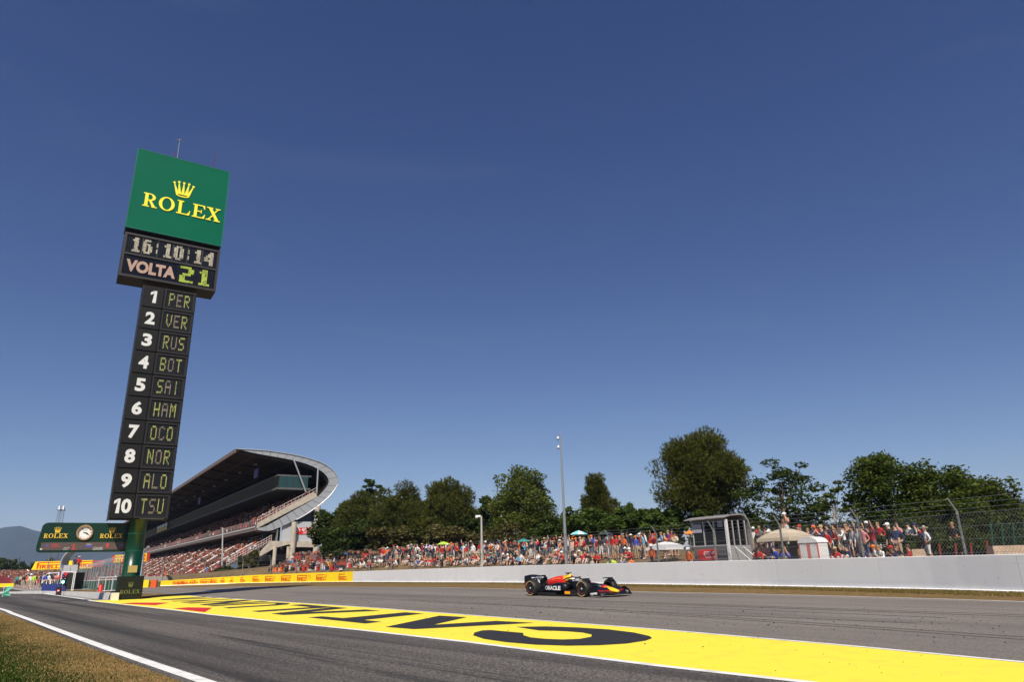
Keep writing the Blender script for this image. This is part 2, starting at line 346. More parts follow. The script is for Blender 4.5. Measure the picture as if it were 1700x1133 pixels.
TURF=grassmat('turf_ground',(.024,.055,.006),(.045,.065,.010),(.09,.085,.022),.22,1.3)
S=9000
gm=MB().poly([(-S,-S,-.03),(S,-S,-.03),(S,S,-.03),(-S,S,-.03)]).build('ground',grassmat('field_ground',(.12,.10,.05),(.08,.09,.035),(.18,.14,.08),.01,.1)); tag(gm,kind='structure')

SO=g(1347,1133); SD=(g(155,998.8)-SO).normalized(); SN=Vector((SD.y,-SD.x,0))    # painted strip: along, across
def st(s,t,z=0): p=SO+SD*s+SN*t; return (p.x,p.y,z)
far_px=[(302,989),(335,992),(490,1002),(620,1010.6),(860,1029),(1100,1047.5),(1400,1073.5),(1700,102+1000)]
near_px=[(150,998.2),(300,1014.7),(353,1021.2),(500,1036.5),(600,1046.5),(782,1066.6),(1100,1105.8),(1347,1133)]
FAR=[g(*p) for p in far_px]+[Vector((9.2,6.2,0)),Vector((12.6,-2,0)),Vector((16.5,-14,0))]
NEAR=[g(*p) for p in near_px]+[Vector((5.6,6.6,0)),Vector((8.6,-2,0)),Vector((12.5,-14,0))]
LEFTEND=[g(231.8,995.4),g(190,997)]
MID=[(FAR[0]+NEAR[0])/2]+[Vector(((a.x+b.x)/2,(a.y+b.y)/2,0)) for a,b in zip(FAR[1:],NEAR[1:])]
TRK_FAR=[Vector((-118,190,0)),Vector((-62,112,0))]+[g(*p) for p in [(300,976.4),(400,974.6),(500,974.8),(585,975.4),(719,976),(860,979),(980,981.3),(1100,984),(1250,987),(1404,990.7),(1550,994.8),(1700,999.5)]]+[Vector((18.2,17.5,0)),Vector((21.5,8,0)),Vector((25.5,-14,0))]
ISL=[g(301,988.6),g(262,986.2),g(232,985.2),Vector((-46,82,0)),Vector((-80,132,0)),Vector((-128,190,0))]
ANG=math.atan2(.82,-.57)
ASPH1=asphalt('race_asphalt',(.178,.156,.135),(.095,.082,.072),ANG,.45,grain=.45)
ASPH2=asphalt('pit_asphalt',(.098,.087,.077),(.020,.018,.016),math.atan2(.76,-.65),.85)
trk=sheet('race_track',[*ISL[::-1],*[FAR[0]],*MID[1:],*TRK_FAR[::-1]],ASPH1,0)
LL=[(0,1011.8),(22,1020),(50,1030),(100,1048.7),(160,1071),(225,1094),(337.5,1132)]
LEFT=[Vector((-190,215,0)),Vector((-75,88,0)),Vector((-38,50,0))]+[g(*p) for p in LL]+[g(337.5,1132)+(g(337.5,1132)-g(225,1094)).normalized()*k for k in (3,11,28)]
def offs(path,d):
    out=[]
    for i,p in enumerate(path):
        t=(path[min(i+1,len(path)-1)]-path[max(i-1,0)]).normalized(); out.append(p+Vector((t.y,-t.x,0))*d)
    return out
EDGE=offs(LEFT,.27)   # right-hand side when walking towards the camera = away from the road? fixed below
# choose the side away from the road
if (EDGE[6]-MID[4]).length<(LEFT[6]-MID[4]).length: EDGE=offs(LEFT,-.27); _sg=-1
else: _sg=1
PITR=[Vector((-180,235,0)),g(62,985.6),g(78,987.7),g(120,993.5),NEAR[0]]
pit=sheet('pit_exit_road',[*PITR,*MID[1:],*EDGE[::-1]],ASPH2,0)
PAINTY=worn('strip_yellow_paint',(.87,.70,.045),(.45,.38,.08),.35,.55,2.2,40)
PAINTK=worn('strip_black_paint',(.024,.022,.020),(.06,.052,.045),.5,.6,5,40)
PAINTR=worn('strip_red_paint',(.58,.02,.02),(.35,.05,.04),.4,.6)
LINEW=worn('white_line_paint',(.72,.72,.70),(.33,.32,.30),.7,.6,2.5)
strip=sheet('painted_strip',[*LEFTEND[::-1],*FAR[0:1],*FAR[1:],*NEAR[::-1]],PAINTY,.004)
def ribbon(name,path,w0,m,z,parent=None,side=1,world=True):
    a=path; b=offs(path,w0*side); mb=MB()
    for i in range(len(a)-1):
        q=[(a[i].x,a[i].y,z),(a[i+1].x,a[i+1].y,z),(b[i+1].x,b[i+1].y,z),(b[i].x,b[i].y,z)]
        if (Vector(q[1])-Vector(q[0])).cross(Vector(q[2])-Vector(q[0])).z<0: q=q[::-1]
        mb.poly(q)
    o=mb.build(name,m); 
    if parent is not None: o.parent=parent
    return o
def dens(path,k=6):
    out=[]
    for i in range(len(path)-1):
        p0=path[max(i-1,0)];p1=path[i];p2=path[i+1];p3=path[min(i+2,len(path)-1)]
        for j in range(k):
            t=j/k; out.append(.5*((2*p1)+(p2-p0)*t+(2*p0-5*p1+4*p2-p3)*t*t+(3*p1-p0-3*p2+p3)*t**3))
    out.append(path[-1]); return out
ribbon('edge_line',NEAR,.17,LINEW,.008,strip,1); ribbon('edge_line',FAR,.13,LINEW,.008,strip,-1)
tag(ribbon('white_line',offs(dens(LEFT),.10*_sg),.21,LINEW,.004,None,-_sg),kind='structure'); tag(ribbon('dark_road_line',[g(83,1002.2),g(110,1001),(g(150,999.3))],.10,PAINTK,.004,None,1),kind='structure'); tag(ribbon('white_line',[g(62,985.6),g(78,987.7),g(120,993.5),g(150,998.2)],.22,LINEW,.006,None,-1),kind='structure')  # includes a thin dark line across the pit exit road
tag(ribbon('white_line',TRK_FAR,.13,LINEW,.004,None,1),kind='structure')
tag(ribbon('white_line',ISL[1:],.13,LINEW,.004,None,-1),kind='structure')
# letters of the painted word (read from the far side of the strip), in strip metres
def tl(s): return .5+.066*(s-7)
C_=[(9.2,2.9),(8.64,3.39),(7.79,3.62),(6.78,3.66),(5.81,3.42),(5.07,3.04),(4.78,2.75),(4.61,2.35),(4.58,1.76),(4.82,1.25),(5.25,.84),(5.88,.6),(6.72,.54),(7.58,.66),(8.4,.98),(8.9,1.39),(9.17,1.81),(9.08,2.0),(7.84,1.98),(7.48,1.66),(6.97,1.43),(6.48,1.42),(6.1,1.54),(5.9,1.83),(5.99,2.26),(6.32,2.62),(6.78,2.80),(7.24,2.82),(7.61,2.74),(7.99,2.59)]
A_=[(12.25,.96),(14.43,4.13),(13.06,4.2),(11.66,2.07),(11.13,3.8),(9.7,3.94),(10.97,1.05)]
T_=[(18.0,1.35),(18.0,1.85),(16.5,1.86),(17.0,4.45),(15.75,4.38),(15.1,1.84),(13.96,1.80),(13.80,1.2)]
def gl(poly,s0,w_=4.2,h=3.15):    # glyph in unit box (0..1 right-to-left along s, 0=top near,1=bottom far)
    return [(s0+x*w_,tl(s0+x*w_)+y*h) for x,y in poly]
gA=[(.33,0),(.64,0),(1,1),(.70,1),(.49,.36),(.30,1),(0,1)]
gL2=[(.0,0),(.26,0),(.26,.80),(.95,.80),(.95,1),(0,1)]
gU=[(0,0),(.24,0),(.24,.62),(.30,.78),(.44,.84),(.58,.78),(.66,.62),(.66,0),(.90,0),(.90,.66),(.80,.88),(.64,.98),(.44,1.0),(.24,.97),(.08,.86),(0,.64)]
gN=[(0,0),(.26,0),(.70,.62),(.70,0),(.93,0),(.93,1),(.68,1),(.23,.38),(.23,1),(0,1)]
gY=[(0,0),(.27,0),(.48,.40),(.70,0),(.95,0),(.60,.62),(.60,1),(.36,1),(.36,.62)]
WORD=[C_,A_,T_,gl(gA,18.7),gl(gL2,22.9,4.0),gl(gU,27.1,4.3),gl(gN,31.5,4.2),gl(gY,35.9,3.8,3.0),gl(gA,40.2,4.2,2.9)]
def flatpoly(name,pts,z,m,parent):
    o=sheet(name,pts,m,z,kind=None); o.parent=parent; return o
for p in WORD: flatpoly('letter',[st(s,t) for s,t in p],.009,PAINTK,strip)
for p in ([(200,1003.4),(222,1001.7),(281,1001.7),(258,1006.0)],[(288,1011.6),(312,1009.5),(352,1010.3),(340,1017.6)]):
    flatpoly('red_wedge',[g(*q) for q in p],.009,PAINTR,strip)
# faint curved tyre marks on the race track
TM=worn('tyre_mark',(.125,.107,.091),(.185,.158,.133),1.0,.8,1.2,20)
for i,(s0_,t0_,s1_,t1_,bend_) in enumerate(((-4,5.6,26,9.5,.6),(-4,6.0,26,9.9,.6),(2,8.5,40,10.2,-.5),(2,10.2,44,11.6,.5),(-6,11.0,40,12.2,.3),(-6,11.5,40,12.7,.3))):
    path=[Vector(st(s0_+(s1_-s0_)*k/14,t0_+(t1_-t0_)*k/14+bend_*math.sin(k/14*3.1))) for k in range(15)]
    tag(ribbon('tyre_mark',path,.11,TM,.006,None,1),kind='structure')
# verges
tag(sheet('turf',[Vector((-60,-20,0)),Vector((8,-20,0)),*EDGE[::-1],Vector((-260,215,0)),Vector((-260,60,0)),Vector((-60,30,0))],TURF,.006),kind='structure')
LIM=[Vector((p.x,p.y,0)) for p in [Vector((29,-14,0)),Vector((25.0,8,0)),Vector((21.4,18.5,0)),g(1700,985.8),g(1550,981.6),g(1400,978.2),g(1250,974.7),g(1100,972.6),g(980,970.8),g(860,969),g(720,968.3),g(587,967.7),g(490,968.6),g(400,970),g(330,972),g(266,974.2)]]
_e=dens(EDGE[2:10],5); _o=[]
for i,p in enumerate(_e):
    t_=(_e[min(i+1,len(_e)-1)]-_e[max(i-1,0)]).normalized(); _o.append(p+Vector((t_.y,-t_.x,0))*_sg*(.8+.35*math.sin(i*1.7)+.3*math.sin(i*.6+1)+rnd.uniform(-.1,.1)))
tag(sheet('straw_band',[*_e,*_o[::-1]],grassmat('straw_ground',(.38,.25,.105),(.22,.15,.055),(.10,.10,.025),.6,3.5),.010),kind='structure')
tag(sheet('dry_verge',[*TRK_FAR[2:],*LIM,Vector((-60,106,0))],DRYG,.005),kind='structure')
tag(sheet('dry_island',[g(232,993.9),g(268,991.0),g(300,988.8),g(262,986.4),g(232,985.4),Vector((-46.5,82,0)),Vector((-55,82,0)),g(190,992)],DRYG,.007),kind='structure')
tag(sheet('pit_apron',[g(190,998.0),g(150,998.5),g(120,993.8),g(78,988),g(62,986),Vector((-180,240,0)),Vector((-128,200,0)),Vector((-80,134,0)),Vector((-46.6,83,0)),g(232,988),g(232,993)],mat('apron_concrete',(.24,.22,.20),.9,var=.15,scale=.8),-.004),kind='structure')

# grass blades
def blades(name,n,pts_fn,h0,h1,mats,label,wd=.012):
    V=np.zeros((n*3,3)); F=np.arange(n*3).reshape(-1,3)
    P=pts_fn(n); h=NR.uniform(h0,h1,n); a=NR.uniform(0,2*math.pi,n); ln=NR.uniform(-.6,.6,(n,2))*h[:,None]
    dx=np.cos(a)*wd; dy=np.sin(a)*wd
    V[0::3,0]=P[:,0]-dx; V[0::3,1]=P[:,1]-dy; V[1::3,0]=P[:,0]+dx; V[1::3,1]=P[:,1]+dy; V[2::3,:2]=P[:,:2]+ln; V[2::3,2]=h
    V[0::3,2]=V[1::3,2]=0; V[:,2]+=np.repeat(P[:,2],3)
    me=bpy.data.meshes.new(name); me.from_pydata(V.tolist(),[],F.tolist()); me.materials.append(mats)
    o=bpy.data.objects.new(name,me); col.objects.link(o); return tag(o,label,'grass',kind='stuff')
def turfpts(n):
    e=dens([LEFT[2]]+EDGE[3:11],8); out=[]
    while len(out)<n:
        i=rnd.randrange(len(e)-1); p=e[i].lerp(e[i+1],rnd.random()); t=(e[i+1]-e[i]).normalized(); side=Vector((t.y,-t.x,0))*_sg
        d=rnd.uniform(*TD)+rnd.gauss(0,.35); d=abs(d); q=p+side*d
        if 6.5<q.y<32: out.append((q.x,q.y,0))
    return np.array(out)
TD=(.9,9); blades('verge_grass',130000,turfpts,.02,.055,leafmat('grass_blade',(.016,.050,.004),(.055,.085,.009),.3),'short patchy green grass to the left of the white edge line')
TD=(0,1.25); blades('straw_grass',70000,turfpts,.01,.04,leafmat('grass_blade_dry',(.46,.29,.13),(.24,.17,.06),.3),'straw coloured dry grass band beside the white edge line')
def dryp(n):
    out=[]; A=LIM[2:14]; B=[p for p in TRK_FAR[::-1][1:]]
    D=dens(A,8)
    while len(out)<n:
        i=rnd.randrange(len(D)-1); p=D[i].lerp(D[i+1],rnd.random()); t=(D[i+1]-D[i]).normalized(); side=Vector((-t.y,t.x,0))
        out.append(tuple(p+side*rnd.uniform(.05,2.3)*(1 if p.y<45 else 1)))
    return np.array(out)
blades('dry_grass',60000,dryp,.04,.10,leafmat('straw_blade',(.26,.17,.06),(.16,.13,.04),.25),'straw coloured dry grass along the foot of the white wall',.02)
# rubber marbles on the asphalt
mb=MB()
for i in range(1000):
    s=rnd.uniform(-6,30); t=rnd.gauss(7.5,3.0) if rnd.random()<.85 else rnd.uniform(.2,4.5); p=Vector(st(s,t,.012)); r=rnd.uniform(.005,.014)*(1 if rnd.random()<.95 else 1.8)
    if t<4.8: r*=.6
    mb.ball(p,(r*1.5,r,r*.6),4,3)
tag(mb.build('rubber_marbles',RUB),'small black rubber crumbs scattered over the asphalt','rubber crumbs',kind='stuff')

# ------------------------------------------------------------------ the track-side wall
WALLP=[Vector((29,-14,0)),Vector((25.0,8,0)),Vector((21.4,18.5,0)),g(1700,985.8),g(1550,981.6),g(1400,978.2),g(1250,974.9),g(1100,972.6),g(980,970.8),g(860,969),g(720,968.3),g(587,967.7),g(490,968.6),g(400,970),g(330,972),g(266,974.2)]
WALLP=[Vector((p.x,p.y,0)) for p in WALLP]
WD=dens(WALLP,14)
WL=[0]
for a,b in zip(WD[:-1],WD[1:]): WL.append(WL[-1]+(b-a).length)
WTOT=WL[-1]; WLa=np.array(WL); WXY=np.array([(p.x,p.y) for p in WD])
def W(s,d=0):
    x=np.interp(s,WLa,WXY[:,0]); y=np.interp(s,WLa,WXY[:,1])
    x2=np.interp(s+1.5,WLa,WXY[:,0]) ; y2=np.interp(s+1.5,WLa,WXY[:,1]); x1=np.interp(s-1.5,WLa,WXY[:,0]); y1=np.interp(s-1.5,WLa,WXY[:,1])
    t=Vector((x2-x1,y2-y1,0)).normalized(); return Vector((x,y,0))+Vector((t.y,-t.x,0))*d, t
def Wpx(px,d=0):      # place along the wall seen at a photo column
    best=None
    for s in np.arange(0,WTOT,.25):
        p,_=W(s,d); v=np.array([p.x,p.y,-.2]); z=v@_fw
        if z<1: continue
        x=850+FPX*(v@_r)/z
        if best is None or abs(x-px)<best[0]: best=(abs(x-px),s)
    return best[1]
S585=Wpx(587)
def wh(s):
    return float(np.interp(s,[0,Wpx_860,S585,Wpx_420,WTOT],[1.35,1.35,1.16,1.01,.62]))
Wpx_860=Wpx(860); Wpx_420=Wpx(420)
def wallmat():
    m=bpy.data.materials.new('wall_white_paint'); m.use_nodes=True; t=m.node_tree; b=t.nodes['Principled BSDF']
    tc=t.nodes.new('ShaderNodeTexCoord'); o=tc.outputs['Object']
    mp=t.nodes.new('ShaderNodeMapping'); mp.inputs['Scale'].default_value=(1,1,.25); t.links.new(o,mp.inputs[0])
    c=mixc(t,ramp_noise(t,mp.outputs[0],1.1,7,.5,.75),(.63,.635,.645),(.59,.595,.61))
    c=mixc(t,ramp_noise(t,o,9,8,.68,.76),c,(.25,.24,.23)); mp2=t.nodes.new('ShaderNodeMapping'); mp2.inputs['Scale'].default_value=(.5,.5,5); t.links.new(o,mp2.inputs[0]); c=mixc(t,ramp_noise(t,mp2.outputs[0],2.2,6,.64,.8),c,(.48,.475,.47))
    sp=t.nodes.new('ShaderNodeSeparateXYZ'); t.links.new(o,sp.inputs[0])
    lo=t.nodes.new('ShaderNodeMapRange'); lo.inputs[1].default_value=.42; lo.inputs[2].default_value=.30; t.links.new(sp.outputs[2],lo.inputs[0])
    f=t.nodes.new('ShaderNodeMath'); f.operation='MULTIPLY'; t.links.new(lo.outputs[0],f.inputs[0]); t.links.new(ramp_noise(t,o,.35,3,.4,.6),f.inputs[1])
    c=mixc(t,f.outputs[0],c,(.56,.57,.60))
    t.links.new(c,b.inputs['Base Color']); b.inputs['Roughness'].default_value=.6
    n=t.nodes.new('ShaderNodeTexNoise'); n.inputs['Scale'].default_value=1.2; t.links.new(o,n.inputs['Vector'])
    bp=t.nodes.new('ShaderNodeBump'); bp.inputs['Strength'].default_value=.12; bp.inputs['Distance'].default_value=.08
    t.links.new(n.outputs[0],bp.inputs['Height']); t.links.new(bp.outputs[0],b.inputs['Normal']); return m
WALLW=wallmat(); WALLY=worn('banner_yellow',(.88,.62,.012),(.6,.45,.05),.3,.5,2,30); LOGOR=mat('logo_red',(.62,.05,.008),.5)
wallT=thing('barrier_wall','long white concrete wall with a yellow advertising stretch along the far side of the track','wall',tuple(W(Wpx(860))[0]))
cuts=[0]; 
while cuts[-1]<WTOT-6: cuts.append(cuts[-1]+6.0)
cuts.append(WTOT); cuts=[c for c in cuts if abs(c-S585)>1.5]+[S585]; cuts.sort()
for a,b in zip(cuts[:-1],cuts[1:]):
    k=max(2,int((b-a)/1.2)); secs=[]
    for i in range(k+1):
        s=a+(b-a)*i/k; e=.004 if 0<i<k else 0
        s=min(max(s,a+.008),b-.008)
        p,t=W(s); n=Vector((t.y,-t.x,0)); h=wh(s)
        secs.append([p+n*0,p+n*0+Vector((0,0,h-.02)),p+n*.02+Vector((0,0,h)),p+n*.26+Vector((0,0,h)),p+n*.28+Vector((0,0,h-.02)),p+n*.28])
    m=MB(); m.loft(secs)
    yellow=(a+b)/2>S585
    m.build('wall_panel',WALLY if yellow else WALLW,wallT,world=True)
m=MB()
for a,b in zip(cuts[:-1],cuts[1:]):
    k=6; secs=[]
    for i in range(k+1):
        s=a+(b-a)*i/k; p,t=W(s); n=Vector((t.y,-t.x,0)); secs.append([p-n*.10,p-n*.10+Vector((0,0,.07)),p-n*.002+Vector((0,0,.09)),p-n*.002])
    m.loft(secs)
m.build('footing',mat('footing_white',(.80,.80,.79),.6,var=.05),wallT,world=True)
for px in (553,517,486,458,433,411,391,373,356,341,327,316,305,296,287,279):
    s=Wpx(px+12); p,t=W(s); n=Vector((t.y,-t.x,0)); h=wh(s); u=-t; ww=min(2.4,h*1.75)
    m=MB(); put_tyrelogo(m,p-n*.012+Vector((0,0,h*.22))+u*(-ww*.2),u,Vector((0,0,1)),ww,h*.60)
    m.build('tyre_brand_logo',LOGOR,wallT,world=True)
    m=MB()
    q=random.Random(px)
    for j in range(3):
        for i in range(3 if j else 3):
            if q.random()<.9: m.flat([rect(0,0,.16,.10),rect(.0,.14,.05,.22),rect(.10,.14,.16,.22)],p-n*.012+Vector((0,0,h*(.70-.17*j))),u,Vector((0,0,1)),h*.7,h*.6,off=(ww*.88+i*h*.17,0))
    m.build('event_lettering',mat('lettering_brown',(.45,.22,.02),.5),wallT,world=True)

# ------------------------------------------------------------------ embankment behind the wall
def bank(s,d):
    base=float(np.interp(d,[.28,.8,2,3.5,6,10,16,30,60],[1.05,1.22,1.42,1.55,1.78,2.05,2.3,2.6,2.7]))
    p,_=W(s,0); base+=float(np.interp(p.y,[0,32,44,50,80,95],[-.62,-.60,-.08,0,.45,.8]))*(min(1,.1+d/5) if p.y>45 else min(1,.55+d*.12))
    if s>S585: base=min(base,wh(s)-.1) if d<.5 else base*float(np.interp(s,[S585,Wpx(425),WTOT],[1,.95,.3]))
    return base
ds=[.285,.8,2,3.5,6,10,16,30,60]; ss=list(np.arange(0,WTOT,2.0)); V=[];F=[]
for i,s in enumerate(ss):
    for d in ds:
        p,_=W(s,d); V.append((p.x,p.y,bank(s,d)+(rnd.uniform(-.05,.05) if d>1 else 0)))
for i in range(len(ss)-1):
    for j in range(len(ds)-1): a=i*len(ds)+j; F.append((a,a+1,a+len(ds)+1,a+len(ds)))
me=bpy.data.meshes.new('embankment'); me.from_pydata(V,[],F); me.shade_smooth(); me.materials.append(grassmat('bank_ground',(.20,.13,.07),(.14,.10,.05),(.26,.19,.11),.4,2))
tag(bpy.data.objects.new('embankment',me),kind='structure'); col.objects.link(bpy.data.objects['embankment'])

# ------------------------------------------------------------------ catch fence on the wall
POSTPX=[1602,1428,1303]
s0,s1,s2=[Wpx(p,.45) for p in POSTPX]
step=(s2-s0)/2
fence=thing('catch_fence','tall galvanised catch fence with leaning arm tips on top of the white wall','fence',tuple(W(s1,.4)[0]))
posts=[]; s=s0-step*4
while s<Wpx_420+12: posts.append(s); s+=step if s<Wpx(900) else step
pm=MB()
pm.tube([(0,0,.9),(0,0,3.05)],.055,8); pm.tube([(0,0,3.05),(-.16,-.0,3.28),(-.36,0,3.56)],[.05,.045,.04],6)
pmesh=None
ROUGHP=mat('weathered_post',(.19,.19,.18),.7,.2,var=.3,scale=9)
def local_h(s): p,_=W(s); return float(np.interp(p.y,[0,60,80,92],[0,0,-.05,-.2]))
for s in posts:
    p,t=W(s,.42); n=Vector((t.y,-t.x,0)); ang=math.atan2(n.y,n.x)
    I=INV[fence.name]
    if pmesh is None: o=pm.build('fence_post',ROUGHP,fence); pmesh=o
    else: o=link_copy(pmesh,fence)
    q=I@Vector((p.x,p.y,local_h(s))); o.location=q; o.rotation_euler=(0,0,ang)
# cables and diamond netting
cb=MB()
for z,off_ in ((1.45,0),(1.95,0),(2.45,0),(2.95,0),(3.12,-.08),(3.32,-.2),(3.5,-.32)):
    path=[]
    for s in np.arange(posts[0],posts[-1],2.4):
        p,_=W(s,.38+off_); path.append(p+Vector((0,0,z+local_h(s)+rnd.uniform(-.01,.01))))
    cb.tube(path,.006,3)
cb.build('cable',STEEL,fence,world=True)
nv=[];nf=[]
def strand(a,b,r=.0035):
    o=len(nv); d=(b-a).normalized(); x=d.cross(Vector((.3,.9,.1))).normalized()*r; y=d.cross(x).normalized()*r
    for P in (a,b): nv.extend([tuple(P+x),tuple(P-x*.5+y*.87),tuple(P-x*.5-y*.87)])
    for k in range(3): nf.append((o+k,o+(k+1)%3,o+3+(k+1)%3,o+3+k))
pitch_=.14; z0,z1=1.3,3.0
for s in np.arange(posts[0]+6,Wpx(1000),pitch_):
    for sg in (1,-1):
        sa=s; sb=s+sg*(z1-z0)*.75
        a,_=W(sa,.36); b,_=W(sb,.36); strand(a+Vector((0,0,z0)),b+Vector((0,0,z1)),.004)
nm=MB(); nm.v=nv; nm.f=nf; nm.m=[0]*len(nf)
o=nm.build('diamond_netting',mat('netting_wire',(.22,.22,.22),.5,.5),fence,world=True); o['kind']='stuff'

# ------------------------------------------------------------------ hills and haze
def hills(name,Rr,prof,seed,m):
    q=random.Random(seed); n=480; V=[];F=[]
    for i in range(n+1):
        az=-math.pi+2*math.pi*i/n
        h=prof(math.degrees(az))*Rr*(1+.10*math.sin(az*23+seed)+.06*math.sin(az*61+seed*2)+.03*math.sin(az*140))
        for k,(rr,hh) in enumerate(((.80,-2),(.88,h*.38*(1+.25*math.sin(az*47+seed))),(.95,h*.8*(1+.08*math.sin(az*90))),(1,h),(1.1,-10))):
            V.append((math.sin(az)*Rr*rr,math.cos(az)*Rr*rr,hh))
    for i in range(n):
        for k in range(4): a=i*5+k; F.append((a,a+5,a+6,a+1))
    me=bpy.data.meshes.new(name); me.from_pydata(V,[],F); me.shade_smooth(); me.materials.append(m)
    o=bpy.data.objects.new(name,me); col.objects.link(o); tag(o,kind='structure')
WOOD=mat('wooded_slope',(.018,.028,.030),.95,var=.4,scale=.01)
hills('hills',4600,lambda a: float(np.interp(a,[-180,-70,-50,-38,-35,-31,-27,-18,0,25,33,36.5,45,70,180],[.03,.05,.062,.060,.056,.045,.036,.022,.016,.018,.040,.056,.06,.04,.03])),1,WOOD)
hz=bpy.data.materials.new('haze_air'); hz.use_nodes=True; t=hz.node_tree; t.nodes.remove(t.nodes['Principled BSDF'])
pv=t.nodes.new('ShaderNodeVolumePrincipled'); pv.inputs['Color'].default_value=(.50,.68,1.0,1); pv.inputs['Density'].default_value=.00011; pv.inputs['Anisotropy'].default_value=.1
t.links.new(pv.outputs[0],t.nodes['Material Output'].inputs['Volume'])
o=MB().box((0,0,175),(10800,10800,352)).build('haze',hz); tag(o,kind='stuff'); tag(o,'pale blue air haze over the distant hills','haze')

# ------------------------------------------------------------------ scoreboard tower
AX=Vector((-.553,.833,0)).normalized(); BX=Vector((AX.y,-AX.x,0)); UP=Vector((0,0,1)); FN=-AX
TB=Vector((-25.0,46.35,0)); TR=math.atan2(BX.y,BX.x)    # tower local x = along the face, y = away, z = up
tower=thing('scoreboard_tower','tall dark scoreboard tower topped by a square green sign, on a green round column','scoreboard',tuple(TB),TR)
def tl3(x,y,z): return TB+BX*x+AX*y+UP*z
def az_to_x(px,py,yoff,zc=None):   # face coordinate where a photo pixel's ray meets the face plane
    d=ray(px,py); P0=TB+AX*yoff; C=Vector((0,0,EYE)); D=Vector(d); t=(P0-C).dot(AX)/D.dot(AX); p=C+D*t; return (p-TB).dot(BX),p.z
FY=-.75   # front plane of column, boxes
X=Vector((1,0,0)); Zv=Vector((0,0,1)); nO=Vector
cfl,ctop=az_to_x(240,473,FY); cfr,_=az_to_x(326,487,FY); _,cbot=az_to_x(180,862,FY)
sl,stop_=az_to_x(230,246,FY-.25); sr,_=az_to_x(381,288,FY-.25); _,sbot=az_to_x(210,376,FY-.25)
xl,xtop=az_to_x(208,385,FY); xr,_=az_to_x(366,413,FY); _,xbot=az_to_x(198,457,FY)
m=MB(); m.tube([(0,0,1.3),(0,0,4.95)],.535,28)
m.build('pole',mat('gloss_green_column',(.0,.034,.015),.33,coat=.1),tower,smooth=False)
pole=tower.children[0]
for f in pole.data.polygons: f.use_smooth=abs(f.normal.z)<.5
for z_ in (2.93,4.02): MB().tube([(0,0,z_),(0,0,z_+.04)],.545,28).build('collar',mat('collar_green',(.01,.09,.05),.3),tower)
m=MB(); m.flat([rect(-.26,1.62,.26,2.05)],(0,-.56,0),X,Zv); m.build('brass_plaque',mat('brass',(.55,.42,.15),.35,.5),tower)
m=MB(); m.box((0,0,.7),(1.42,1.42,1.4)); bb=m.build('base_block',mat('block_green',(.006,.009,.005),.6,spec=.25,var=.1),tower)
m=MB(); m.flat(SERIF,(-.55,-.72,.36),X,Zv,.222); m.build('brand_lettering',mat('dull_gold',(.13,.15,.04),.5),bb)
m=MB(); m.flat(CROWN,(0,-.72,.72),X,Zv,.33); m.build('crown_emblem',mat('dull_gold',(.13,.15,.04)),bb)
# column casing
cw=cfr-cfl; ch=ctop-cbot; cx=(cfl+cfr)/2
m=MB(); m.box((cx,FY+.75,(ctop+cbot)/2),(cw,1.44,ch)); 
body=m.build('column_casing',mat('casing_black',(.010,.009,.009),.6,var=.2,spec=.25),tower)
for xx_,wd_ in ((cfl-.03,.07),(cfr+.03,.05)):
    m=MB()
    for i in range(41): m.box((xx_,FY+.75,cbot+.1+(ch-.2)*i/40),(wd_*.6,1.3,ch/40*.86))
    m.build('side_louvres',mat('grille_grey',(.025,.025,.028),.5),tower)['kind']='stuff'
m=MB(); m.box((cfl+cw*.72,FY-.02,cbot+.03),(cw*.42,.08,.05)); m.build('bottom_tray',STEEL,tower)
names=['PER','VER','RUS','BOT','SAI','HAM','OCO','NOR','ALO','TSU']
rh=ch/10; xs=cfl+cw*.385
TILE=mat('tile_black',(.009,.0085,.0085),.6,var=.2,scale=1,spec=.25); FRAME=mat('frame_charcoal',(.018,.0165,.016),.55,spec=.3); SCR=mat('led_screen_navy',(.003,.004,.010),.35,spec=.25,var=.3,scale=1.5)
LEDY=mat('flip_dot_yellow',(.60,.62,.17),.6,var=.25,scale=2); LEDB=mat('flip_dot_beige',(.42,.34,.24),.6,var=.3,scale=3); LEDW=mat('flip_dot_cream',(.55,.50,.38),.6,var=.25,scale=3)
NUMW=mat('number_white',(.66,.66,.64),.5)
def frame_rect(mb,x0,z0,x1,z1,y,w_=.07,d=.08):
    mb.box(((x0+x1)/2,y,z0+w_/2),(x1-x0,d,w_)); mb.box(((x0+x1)/2,y,z1-w_/2),(x1-x0,d,w_))
    mb.box((x0+w_/2,y,(z0+z1)/2),(w_,d-.006,z1-z0-2*w_)); mb.box((x1-w_/2,y,(z0+z1)/2),(w_,d-.006,z1-z0-2*w_))
q=random.Random(5)
